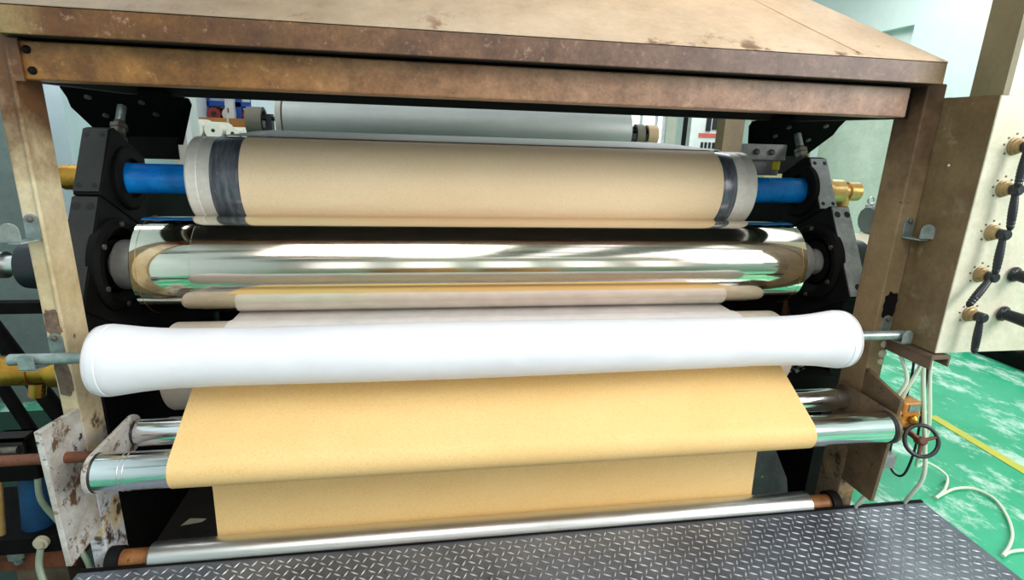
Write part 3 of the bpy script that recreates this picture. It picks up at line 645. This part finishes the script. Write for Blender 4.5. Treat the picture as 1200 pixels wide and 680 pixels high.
# ------------------------------------------------------------------ tread plate platform
t = thing('tread_platform', 'grey diamond tread plate walkway in front of the machine', 'platform', (.1, -.6, 0))
px0, px1 = -1.26, 1.52; py0, py1 = -3.0, -.045
w = MB().prism([(px0, py0, PLATE - .006), (px1 - .12, py0, PLATE - .006), (px1, py1, PLATE - .006), (px0, py1, PLATE - .006)], (0, 0, .006))
dx = .0245
nx = int((px1 - px0) / dx); ny = int((py1 - py0) / dx)
for j in range(ny):
    for i in range(nx):
        cx = px0 + dx * (i + .7); cy = py1 - .022 - dx * j
        if cx > px1 - .12 * (py1 - cy) / (py1 - py0) - .014: continue
        if cy < -1.3 and (i + j) % 1: continue
        an = math.radians(62 if (i + j) % 2 else -28); ca, sa = math.cos(an), math.sin(an); l, b_, h = .0132, .0027, .0024
        def q(a_, c_, z): return (cx + ca * a_ - sa * c_, cy + sa * a_ + ca * c_, PLATE + z)
        w.add([q(-l, 0, 0), q(0, -b_, 0), q(l, 0, 0), q(0, b_, 0), q(-l * .6, 0, h), q(0, -b_ * .35, h), q(l * .6, 0, h), q(0, b_ * .35, h)],
              [(0, 1, 5, 4), (1, 2, 6, 5), (2, 3, 7, 6), (3, 0, 4, 7), (4, 5, 6, 7)])
tp = obj('tread_plate', w, 'tread', t); tp.data.materials.append(M['lug'])
for i_, pg_ in enumerate(tp.data.polygons):
    if i_ >= 6: pg_.material_index = 1
obj('edge_bar', MB().box(px0, px1, py1, py1 + .012, PLATE - .05, PLATE + .004), 'black', t, 'black bar along the far edge')
for x in (-1.2, .05, 1.28):
    for y in (-.1, -1.5, -2.9): obj('support_leg', MB().box(x, x + .05, y - .05, y, 0, PLATE - .006), 'black_dark', t)

# ------------------------------------------------------------------ control cabinet
cx0, cx1, cy0, cy1, cz0, cz1 = 1.27, 1.86, -.166, .10, .892, 1.643
t = thing('control_cabinet', 'cream control cabinet with black levers bolted beside the right post', 'control cabinet', (1.56, 0, cz0))
obj('side_panel', MB().box(cx0, cx0 + .006, cy0 + .004, cy1, cz0, cz1), 'cab_side', t, 'grimy side panel with brown shade painted in')
obj('body', MB().box(cx0 + .006, cx1, cy0 + .006, cy1, cz0, cz1), 'cab', t)
fp = obj('front_panel', MB().box(cx0, cx1, cy0, cy0 + .0055, cz0 + .001, cz1), 'cab', t, None, .002)
obj('screw', MB().lathe((cx0 - .0005, -.06, 1.45), (-1, 0, 0), [(0, .004), (.002, .003)], 12), 'paper_white', t)
obj('mounting_strip', MB().box(1.264, 1.275, -.02, .1, cz0, cz1), 'cab_side', t)
LX = 1.352
lever_z = (1.51, 1.394, 1.268, 1.143, 1.02)
lever_tip = ((-.01, -.11), (.004, -.112), (-.004, -.115), (-.068, -.085), (-.002, -.11))
for z, (ax, az) in zip(lever_z, lever_tip):
    y = cy0
    lv = obj('lever', MB().lathe((LX, y, z), (0, -1, 0), [(0, .024), (.004, .024), (.005, .0215), (.012, .0205), (.014, .017), (.024, .0155)], 32), 'collar', t, 'brass-collared black lever')
    w = MB(); a0 = V((LX + .004, y - .034, z)); tip = V((LX + .004 + ax, y - .044, z + az)); d = tip - a0; ln = d.length
    w.lathe(a0 + V((0, .014, 0)), (0, -1, 0), [(0, .0145), (.026, .0145), (.029, .011)], 24)
    pr2 = [(0, .008), (.014, .0095)]
    for i in range(9): s_ = .02 + (ln - .026) * i / 9; g_ = .0088 + .0022 * math.sin(PI * (i + .6) / 9.5); pr2 += [(s_, g_ - .0006), (s_ + .005, g_ + .0005)]
    pr2 += [(ln - .001, .006), (ln + .002, .003)]
    w.lathe(a0, d, pr2, 16); obj('handle', w, 'black_gloss', lv)
    w = MB()
    for qx, qz in ((-.024, .022), (.022, .024), (-.026, -.02), (.0, .034), (-.034, .004)): w.lathe((LX + qx, y + .001, z + qz), (0, -1, 0), [(0, .0032), (.003, .0026)], 8)
    obj('screws', w, 'bolt', lv)
for z in (1.143, 1.02):
    kb = obj('knob', MB().lathe((1.468, cy0, z), (.25, -1, -.1), [(0, .022), (.006, .024), (.012, .022), (.014, .018), (.02, .017), (.075, .019), (.08, .016), (.081, .004)], 28), 'black_gloss', t, 'black rubber grip')
uc = thing('upper_duct', 'flat olive-sided cable duct standing on the control cabinet', 'cable duct', (1.5, -.1, cz1))
obj('side_panel', MB().box(1.27, 1.274, -.164, -.072, cz1, 2.5), 'duct_side', uc)
obj('corner_strip', MB().box(1.270, 1.290, -.168, -.164, cz1, 2.5), 'duct_side', uc); obj('front_panel', MB().box(1.291, 1.8, -.166, -.162, cz1, 2.5), 'cab', uc)
obj('body', MB().box(1.274, 1.8, -.162, -.072, cz1, 2.5), 'cab', uc)
# channel bracket below the cabinet
w = MB().box(1.25, 1.318, -.176, .06, .876, .888).box(1.25, 1.257, -.176, .06, .844, .876).box(1.311, 1.318, -.176, .06, .852, .876)
w.v = [V((p.x, p.y, p.z)) for p in w.v]
solo('channel_bracket', w, 'channel', 'short brown channel iron jutting out under the control cabinet', 'bracket', bevel=.001)

# ------------------------------------------------------------------ hoses, gearbox and handwheel at right
G = 'milky hoses below the control cabinet'
def hose_(pts, label, r=.006, m='hose', group=None, name='hose', cat='hose'): return solo(name, MB().tube(pts, r, 10), m, label, cat, group)
hose_([(1.262, -.03, .86), (1.262, -.06, .84), (1.275, -.09, .77), (1.262, -.08, .70), (1.27, -.03, .55), (1.25, -.06, .45), (1.24, -.1, .38), (1.24, -.05, .27), (1.3, .05, .02)], 'milky hose nearest the post, bulging behind the right gusset plate')
hose_([(1.30, -.1, .86), (1.30, -.1, .82), (1.282, -.09, .73), (1.285, -.05, .60), (1.26, .0, .5), (1.25, -.06, .40), (1.255, -.06, .30), (1.3, .12, .02)], 'milky hose second from the right post, slanting to the gearbox')
hose_([(1.312, -.10, .86), (1.318, -.1, .80), (1.37, -.1, .62), (1.40, -.1, .52), (1.425, -.1, .40), (1.44, -.05, .27), (1.55, .1, .02)], 'straight milky hose hanging through the handwheel', .007)
hose_([(1.335, -.10, .86), (1.345, -.1, .79), (1.39, -.1, .62), (1.44, -.06, .5), (1.62, .1, .3), (1.98, .36, .12), (2.14, .392, .02), (2.05, .31, .009), (1.95, .26, .009), (2.02, .285, .009), (2.108, .31, .009), (2.189, .301, .009), (2.215, .224, .009), (2.154, .117, .009), (2.067, .022, .009), (1.98, -.04, .009), (1.895, -.085, .009), (1.953, -.069, .009), (2.05, -.071, .009), (2.4, -.1, .009)], 'long milky hose looping across the green floor', .0062)
hose_([(1.29, -.08, .86), (1.30, -.08, .78), (1.32, -.06, .68), (1.33, -.04, .55), (1.36, -.02, .42), (1.385, -.03, .37), (1.392, -.06, .39), (1.385, -.08, .5), (1.365, -.09, .62), (1.34, -.1, .74), (1.325, -.1, .86)], 'black cable hanging in a loop behind the handwheel', .004, 'cable', name='cable', cat='cable')
t = thing('gearbox', 'small orange gearbox with grey plate behind the right gusset plate', 'gearbox', (1.29, -.08, .66))
g_ = obj('housing', MB().box(1.262, 1.33, -.115, -.035, .605, .70), 'orange', t, None, .008)
obj('flange', MB().lathe((1.214, -.08, .65), XD, [(0, .05), (.012, .05), (.014, .034), (.05, .034)], 32), 'orange', g_)
obj('rating_plate', MB().box(1.282, 1.322, -.118, -.1155, .668, .692), 'galv', g_, 'grey plate')
obj('plug', MB().lathe((1.302, -.115, .64), (0, -1, 0), [(0, .016), (.012, .016), (.016, .012), (.02, .004)], 20), 'brass', g_)
for z in (.63, .655): obj('rib', MB().box(1.264, 1.328, -.119, -.1145, z - .003, z + .003), 'orange', g_)
wc = V((1.315, -.155, .582)); wa = V((-.30, -.86, .40)).normalized()
t = thing('handwheel', 'black spoked handwheel in front of the orange gearbox', 'handwheel', wc)
obj('rim', MB().torus(wc, wa, .050, .0066, 56, 12), 'wheel', t)
u = wa.orthogonal().normalized(); v_ = wa.cross(u)
for a_ in (30, 150, 270):
    e_ = u * math.cos(math.radians(a_)) + v_ * math.sin(math.radians(a_)); obj('spoke', MB().cyl(wc, wc + e_ * .048, .006, 12, .005), 'rust', t)
obj('hub', MB().lathe(wc - wa * .02, wa, [(0, .014), (.03, .014), (.034, .01)], 20), 'rust', t)
obj('spindle', MB().cyl(wc - wa * .015, (1.30, -.08, .60), .009, 14), 'rust', t)
t = thing('clamp_block', 'small grey clamp block with bolt behind the right gusset plate', 'clamp', (1.31, -.03, .43))
obj('block', MB().box(1.275, 1.345, -.06, -.005, .415, .465), 'grey_plate', t, None, .002); obj('bolt', MB().cyl((1.31, -.03, .415), (1.31, -.03, .385), .01, 6), 'rust', t)
obj('rod', MB().cyl((1.285, -.03, .465), (1.275, -.03, .60), .009, 12), 'rust', t)
t = thing('rusty_angle', 'orange-rust angle iron just above the right end of the white roller', 'angle iron', (1.36, .5, .8))
obj('web', MB().box(1.24, 1.56, .52, .53, .77, .85), 'rust', t, None, .002); obj('flange', MB().box(1.43, 1.56, .44, .52, .77, .86), 'rust_orange', t, 'bright orange flange', .002)
# drive motor behind right frame
t = thing('drive_motor', 'grey ribbed motor on a cream gear unit behind the right bearing frame', 'motor', (1.9, .95, 0))
w = MB(); mc = V((1.86, .86, 1.15))
w.lathe(mc, XD, [(0, .06), (.01, .068), (.3, .068), (.31, .04)], 40)
for i in range(14):
    a_ = 2 * PI * i / 14; n_ = V((0, math.cos(a_), math.sin(a_))); tt = V((0, -math.sin(a_), math.cos(a_)))
    w.prism([mc + V((.02, 0, 0)) + n_ * .06 - tt * .003, mc + V((.02, 0, 0)) + n_ * .06 + tt * .003, mc + V((.02, 0, 0)) + n_ * .082 + tt * .003, mc + V((.02, 0, 0)) + n_ * .082 - tt * .003], (.27, 0, 0))
obj('motor_body', w, 'motor', t)
obj('lifting_eye', MB().torus((1.86, .86, 1.245), (0, 1, 0), .016, .004, 20, 8), 'galv', t)
obj('gear_unit', MB().lathe((1.76, .86, .99), XD, [(0, .05), (.0, .095), (.3, .095), (.3, .05)], 40), 'gear_cream', t)
obj('pedestal', MB().box(1.78, 2.05, .78, .96, 0, .92), 'black_dark', t)

# ------------------------------------------------------------------ things at the left of the left post
t = thing('air_cylinder', 'dark blue air cylinder with black end blocks beside the left post', 'air cylinder', (-1.45, .1, .0))
obj('barrel', MB().cyl((-1.43, .1, .30), (-1.405, .1, .515), .042, 32), 'blue_barrel', t)
eb = obj('end_block', MB().box(-1.50, -1.36, .04, .15, .505, .56), 'black_dark', t, None, .003)
obj('clevis', MB().box(-1.49, -1.41, .08, .09, .56, .615).box(-1.49, -1.41, .13, .14, .56, .615).box(-1.49, -1.41, .08, .14, .607, .615), 'face_dark', eb); obj('pin', MB().cyl((-1.475, .075, .585), (-1.42, .075, .585), .012), 'bolt', eb)
eb = obj('end_block', MB().box(-1.555, -1.345, .035, .15, .265, .32), 'black_dark', t, None, .003)
obj('nut', MB().lathe((-1.47, .05, .265), (0, 0, -1), [(0, .022), (.02, .022), (.024, .012), (.04, .012)], 6), 'galv', eb)
obj('fitting', MB().lathe((-1.385, .035, .305), (0, -1, 0), [(0, .02), (.012, .02), (.013, .012), (.02, .012)], 20), 'scrap', eb)
obj('tie_rod', MB().cyl((-1.505, .06, .30), (-1.475, .06, .515), .009), 'brass_pale', t)
obj('mount', MB().box(-1.54, -1.33, .06, .16, .19, .262), 'rust', t)
obj('pedestal', MB().box(-1.5, -1.36, .07, .15, 0, .19), 'concrete', t)
hose_([(-1.365, .04, .51), (-1.36, .03, .44), (-1.32, .04, .33), (-1.28, .03, .24), (-1.262, .02, .16)], 'green-grey hose dropping from the top block of the blue air cylinder', .008, 'hose_green')
hose_([(-1.385, .02, .29), (-1.385, -.0, .24), (-1.36, -.02, .17), (-1.325, -.02, .1), (-1.29, -.03, .02)], 'green-grey hose hanging from the lower block of the blue air cylinder', .009, 'hose_green')
t = thing('pipe_stand', 'black pipe stand with crossbar and slanting legs left of the machine', 'stand', (-1.85, .7, 0))
obj('cross_bar', MB().box(-2.4, -1.5, .58, .62, .83, .872), 'black_dark', t, None, .003)
obj('leg', MB().cyl((-1.86, .66, .83), (-1.5, .66, .0), .03), 'black_dark', t); obj('leg', MB().cyl((-2.0, .72, .83), (-1.72, .72, .0), .022), 'black_dark', t); obj('leg', MB().cyl((-2.3, .60, .83), (-2.55, .60, 0), .022), 'black_dark', t)
obj('skid', MB().box(-2.6, -1.36, .55, .75, .008, .03), 'black_dark', t)
solo('floor_shade', MB().box(-2.69, -1.30, -.6, 1.48, 0, .008), plain('floor_shade_green', rgb(14, 56, 42), .55), 'dark green painted shade on the floor left of the machine, under the black pipe stand', 'painted shade')  # dark sheet painting in the shaded floor left of the machine
solo('floor_slab', MB().box(-1.62, -1.27, -.2, .22, 0, .012), 'concrete', 'dirty brown slab on the floor at the foot of the left post', 'slab')
t = thing('partition_panel', 'grey-green partition panel standing left of the machine', 'partition', (-2.2, 1.5, 0))
obj('panel', MB().box(-2.69, -2.135, 1.50, 1.53, .05, 1.95), 'wall_grey', t); obj('frame', MB().box(-2.135, -2.11, 1.49, 1.54, 0, 1.95).box(-2.69, -2.11, 1.49, 1.54, 1.95, 1.98), 'wall_grey', t)
t = thing('screen_panel', 'pale blue upright panel seen past the left post', 'panel', (-2.2, 2.6, 0))
obj('panel', MB().box(-2.69, -2.525, 2.60, 2.63, 0, 2.4), 'wall_blue', t)

# ------------------------------------------------------------------ rear stand: aluminium roller and belt wheels behind
t = thing('rear_stand', 'tan and grey side plates carrying the aluminium roller behind the machine', 'stand', (0, 2, 0))
obj('side_plate', MB().box(-1.645, -1.57, 1.95, 2.05, 0, 1.8), 'grey_panel', t, 'warm grey left plate', .003); obj('side_plate', MB().box(1.66, 1.80, 1.95, 2.05, 0, 1.8), 'brown_panel', t, 'tan right plate', .003)
obj('edge_strip', MB().box(-1.57, -1.54, 1.94, 2.06, 0, 1.8), 'frame_white', t)
for x in (-1.148, 1.022): obj('bearing_post', MB().box(x, x + .03, 1.97, 2.03, 0, 1.56), 'black_gloss', t, 'black bearing post')
obj('base_beam', MB().box(-1.645, 1.8, 1.96, 2.04, .0, .08), 'black_dark', t)
t = thing('aluminium_roller', 'brushed aluminium roller behind and above the rubber roller', 'roller', (0, 2, 1.535))
obj('shell', MB().lathe((-1.04, 2, 1.535), XD, [(0, .04), (0, .129), (.004, .133), (2.046, .133), (2.05, .129), (2.05, .04)], 72), 'alu', t)
obj('end_rim', MB().lathe((-1.075, 2, 1.535), XD, [(0, .06), (0, .138), (.03, .138), (.03, .06)], 56), 'grey_panel', t)
obj('shaft', MB().cyl((-1.27, 2, 1.535), (1.23, 2, 1.535), .012), 'black_gloss', t)
def wheel(x, wdt, r, m, label):
    t = thing('belt_wheel', label, 'wheel', (x, 2, 1.515), 'belt wheels on the rear shaft')
    obj('tread', MB().ring((x, 2, 1.515), XD, r * .78, r, wdt), m, t); 
    w = MB().lathe((x + .004, 2, 1.515), XD, [(0, .02), (0, .034), (wdt - .008, .034), (wdt - .008, .02)], 24)
    for i in range(5):
        a_ = i * 2 * PI / 5; w.cyl((x + wdt / 2, 2 + .03 * math.cos(a_), 1.515 + .03 * math.sin(a_)), (x + wdt / 2, 2 + r * .8 * math.cos(a_), 1.515 + r * .8 * math.sin(a_)), .012, 8)
    obj('spokes', w, 'black_gloss', t)
wheel(-1.25, .085, .082, 'belt', 'worn grey belt wheel left of the aluminium roller')
wheel(1.075, .05, .066, 'belt', 'small dark belt wheel next to the right end of the aluminium roller'); wheel(1.15, .065, .064, 'tan_belt', 'tan belt wheel beside the small dark one')

# ------------------------------------------------------------------ hall beyond
t = thing('storage_rack', 'blue steel storage rack far behind on the left', 'rack', (-2.1, 6, 0))
for x in (-2.86, -2.71, -2.36, -1.66):
    for y in (5.7, 6.3): obj('upright', MB().box(x - .03, x + .03, y - .03, y + .03, 0, 2.6), 'rack_blue', t)
for z in (1.0, 1.52, 1.74, 2.5):
    for y in (5.69, 6.31): obj('beam', MB().box(-2.89, -1.63, y - .02, y + .02, z - .05, z), 'rack_blue', t)
    obj('shelf', MB().box(-2.86, -1.66, 5.7, 6.3, z, z + .008), 'rack_blue', t)
t0 = None
for i, x in enumerate((-2.785, -2.62, -2.46, -2.24, -2.08)):
    m = 'red' if i in (0, 1, 3) else 'paper_white'
    t1 = thing('wrapped_roll', 'roll on the blue rack, number', 'roll', (x, 5.72, 1.6))
    t1['label'] = ('red-wrapped roll at the outer left of the blue rack shelf', 'red-wrapped roll second from left on the blue rack', 'white roll between the red ones on the blue rack', 'red-wrapped roll right of the white one on the rack', 'white roll at the right end of the blue rack shelf')[i]
    t1['group'] = 'rolls lying on the blue rack'
    obj('wrap', MB().lathe((x, 5.62, 1.602), (0, 1, 0), [(0, .03), (0, .072), (.6, .072), (.6, .03)], 28), m, t1); obj('core', MB().lathe((x, 5.615, 1.602), (0, 1, 0), [(0, .03), (.01, .03)], 16), 'core', t1)
for i, (x, y, z, wd, hh) in enumerate(((-2.57, 5.0, .0, .5, .8), (-2.57, 5.0, .8, .5, .755), (-2.05, 5.0, .0, .33, .8), (-2.05, 5.0, .8, .28, .70))):
    lab = ('brown carton on the floor under the wider top carton', 'wider brown carton on top of the stack before the blue rack', 'brown carton on the floor at the right of the stack', 'narrower brown carton on top, right of the wider one')[i]
    t1 = thing('carton', lab, 'carton', (x, y, z), 'cartons stacked before the blue rack')
    obj('box', MB().box(x, x + wd - .01, y, y + .5, z, z + hh), 'card', t1, None, .004); obj('strap', MB().box(x + wd * .55, x + wd * .55 + .02, y - .002, y, z, z + hh), 'scrap', t1)
t1 = thing('work_table', 'low white table with paper rolls behind the left hanger bracket', 'table', (-2.0, 4.2, 0))
obj('table_top', MB().box(-2.38, -1.55, 3.95, 4.5, 1.32, 1.36), 'frame_white', t1)
for x in (-2.34, -1.62):
    for y in (4.0, 4.44): obj('leg', MB().box(x, x + .04, y, y + .04, 0, 1.36), 'frame_white', t1)
for i, (x, r, zz) in enumerate(((-2.27, .085, 0), (-2.10, .075, 0), (-1.94, .055, 0), (-1.82, .05, 0))):
    lab = ('white paper roll with its end towards us, leftmost on the table', 'large white paper roll with dark core on the table', 'small white paper roll lying right of the large one', 'smallest white paper roll at the right end of the table')[i]
    t1 = thing('paper_roll', lab, 'paper roll', (x, 4.0, 1.36), 'paper rolls on the white table')
    obj('paper', MB().lathe((x, 3.97, 1.361 + r), (0, 1, 0), [(0, .016), (0, r - .004), (.004, r), (.35, r), (.35, .016)], 32), 'paper_white', t1); obj('core', MB().lathe((x, 3.968, 1.361 + r), (0, 1, 0), [(0, .016), (.01, .016)], 16), 'core', t1)
t1 = thing('white_post', 'narrow white post with a red mark in front of the blue rack', 'post', (-2.42, 5.6, 0)); lb = obj('column', MB().box(-2.475, -2.385, 5.56, 5.64, 0, 2.2), 'frame_white', t1, None, .003)
obj('red_mark', MB().box(-2.45, -2.435, 5.555, 5.56, 1.62, 1.67), 'red', lb)
t1 = thing('tall_cupboard', 'pale blue-grey tall cupboard beyond the worn belt wheel', 'cupboard', (-1.95, 4.9, 0))
lb = obj('body', MB().box(-1.93, -1.70, 4.6, 4.9, 0, 2.1), 'wall_blue', t1); obj('door', MB().box(-1.92, -1.71, 4.59, 4.6, .1, 2.05), 'wall_blue', t1)
t1 = thing('switch_cabinet', 'pale electrical cabinet with dark slots and a red strip beyond the film', 'electrical cabinet', (3.15, 5, 0))
lb = obj('body', MB().box(2.93, 3.42, 5.0, 5.4, 0, 2.2), 'frame_white', t1, None, .004)
obj('breaker', MB().box(3.12, 3.18, 4.985, 5.0, 1.60, 1.75), 'black_gloss', lb); obj('breaker', MB().box(3.2, 3.27, 4.985, 5.0, 1.62, 1.78), 'face_dark', lb)
obj('label_strip', MB().box(3.04, 3.29, 4.99, 5.0, 1.53, 1.575), 'red_strip', lb, 'faded red strip')
for i in range(4): obj('terminal', MB().box(3.08 + .05 * i, 3.11 + .05 * i, 4.99, 5.0, 1.40, 1.47), 'black_gloss', lb)
solo('steel_post', MB().box(2.845, 2.885, 5.0, 5.04, 0, 3.0), 'black_dark', 'thin dark post left of the pale electrical cabinet', 'post')
t1 = thing('pale_tank', 'pale green round tank beyond the right post', 'tank', (3.72, 3.2, 0))
obj('shell', MB().lathe((3.76, 3.3, 0), (0, 0, 1), [(0, .3), (1.8, .3), (1.86, .26), (1.9, .1)], 56), 'tank', t1)
obj('guard_rail', MB().box(3.99, 4.05, 2.94, 2.97, 0, 1.85), 'frame_white', t1)
t1 = thing('beige_locker', 'beige metal locker left of the pale green tank', 'locker', (3.3, 3.7, 0)); obj('body', MB().box(3.15, 3.62, 3.72, 4.1, 0, 1.85), 'beige_panel', t1, None, .004); obj('door', MB().box(3.17, 3.60, 3.71, 3.72, .08, 1.8), 'beige_panel', t1)
t1 = thing('floor_pallet', 'low black pallet on the green floor far right', 'pallet', (4.3, 1.6, 0))
for y in (1.35, 1.6, 1.85): obj('board', MB().box(3.86, 4.7, y - .09, y + .09, .10, .13), 'black_dark', t1)
for x in (3.9, 4.3, 4.62): obj('bearer', MB().box(x, x + .08, 1.28, 1.92, 0, .10), 'black_dark', t1)
# kraft stock behind the photographer, seen only as reflections in the chrome
for x, y, r, h, lab in ((-.35, -4.6, .55, 1.15, 'upright kraft paper reel on the floor behind the walkway'), (.95, -5.0, .5, 1.0, 'shorter upright kraft paper reel on the floor behind the walkway')):
    t1 = thing('kraft_reel', lab, 'paper reel', (x, y, 0)); obj('paper', MB().lathe((x, y, 0), (0, 0, 1), [(0, .06), (0, r), (h, r), (h, .06)], 64), 'card', t1); obj('core', MB().lathe((x, y, h - .002), (0, 0, 1), [(0, .06), (.006, .06), (.006, .04)], 24), 'core', t1)

# ------------------------------------------------------------------ light
wd = bpy.data.worlds.new('hall_light'); sc.world = wd; wd.use_nodes = True
bg = wd.node_tree.nodes['Background']; bg.inputs[0].default_value = (.93, .97, 1.0, 1); bg.inputs[1].default_value = 1.5
def area(name, loc, target, size, power, col=(1, 1, 1), sy=None):
    l = bpy.data.lights.new(name, 'AREA'); l.energy = power; l.size = size; l.color = col
    if sy: l.shape = 'RECTANGLE'; l.size_y = sy
    o = bpy.data.objects.new(name, l); COL.objects.link(o); o.location = loc
    o.rotation_euler = (V(target) - V(loc)).to_track_quat('-Z', 'Y').to_euler(); return o
area('window_light', (3.8, -3.2, 3.0), (.4, 0, 1.0), 2.2, 190, (1, .98, .95))
area('front_fill', (-.6, -2.6, 4.0), (0, -.2, .6), 2.2, 60, (1, .97, .92))  # added fill from above and behind the camera
area('rear_fill', (3.2, 3.5, 3.8), (3, 3, 0), 2.0, 95)  # added fill, brightens the floor at rear right

area('left_fill', (-2.0, 1.2, 3.6), (-2.6, 2.6, 1.6), .8, 22)  # added fill, brightens the left wall and panel
# ------------------------------------------------------------------ camera
R = [[0.98709, -0.15686, 0.03254], [0.0118, 0.27378, 0.96172], [0.15976, 0.94892, -0.27209]]
cd = bpy.data.cameras.new('camera'); co = bpy.data.objects.new('camera', cd); COL.objects.link(co); sc.camera = co
r, u, f = V(R[0]), V(R[1]), V(R[2])
m = Matrix((r, u, -f)).transposed().to_4x4(); m.translation = V((-.2789, -1.5214, 1.5)); co.matrix_world = m
cd.sensor_fit = 'HORIZONTAL'; cd.sensor_width = 36; cd.lens = 650 / 1200 * 36; cd.clip_start = .02
sc.view_settings.view_transform = 'Standard'; sc.view_settings.look = 'None'; sc.view_settings.exposure = 0.22
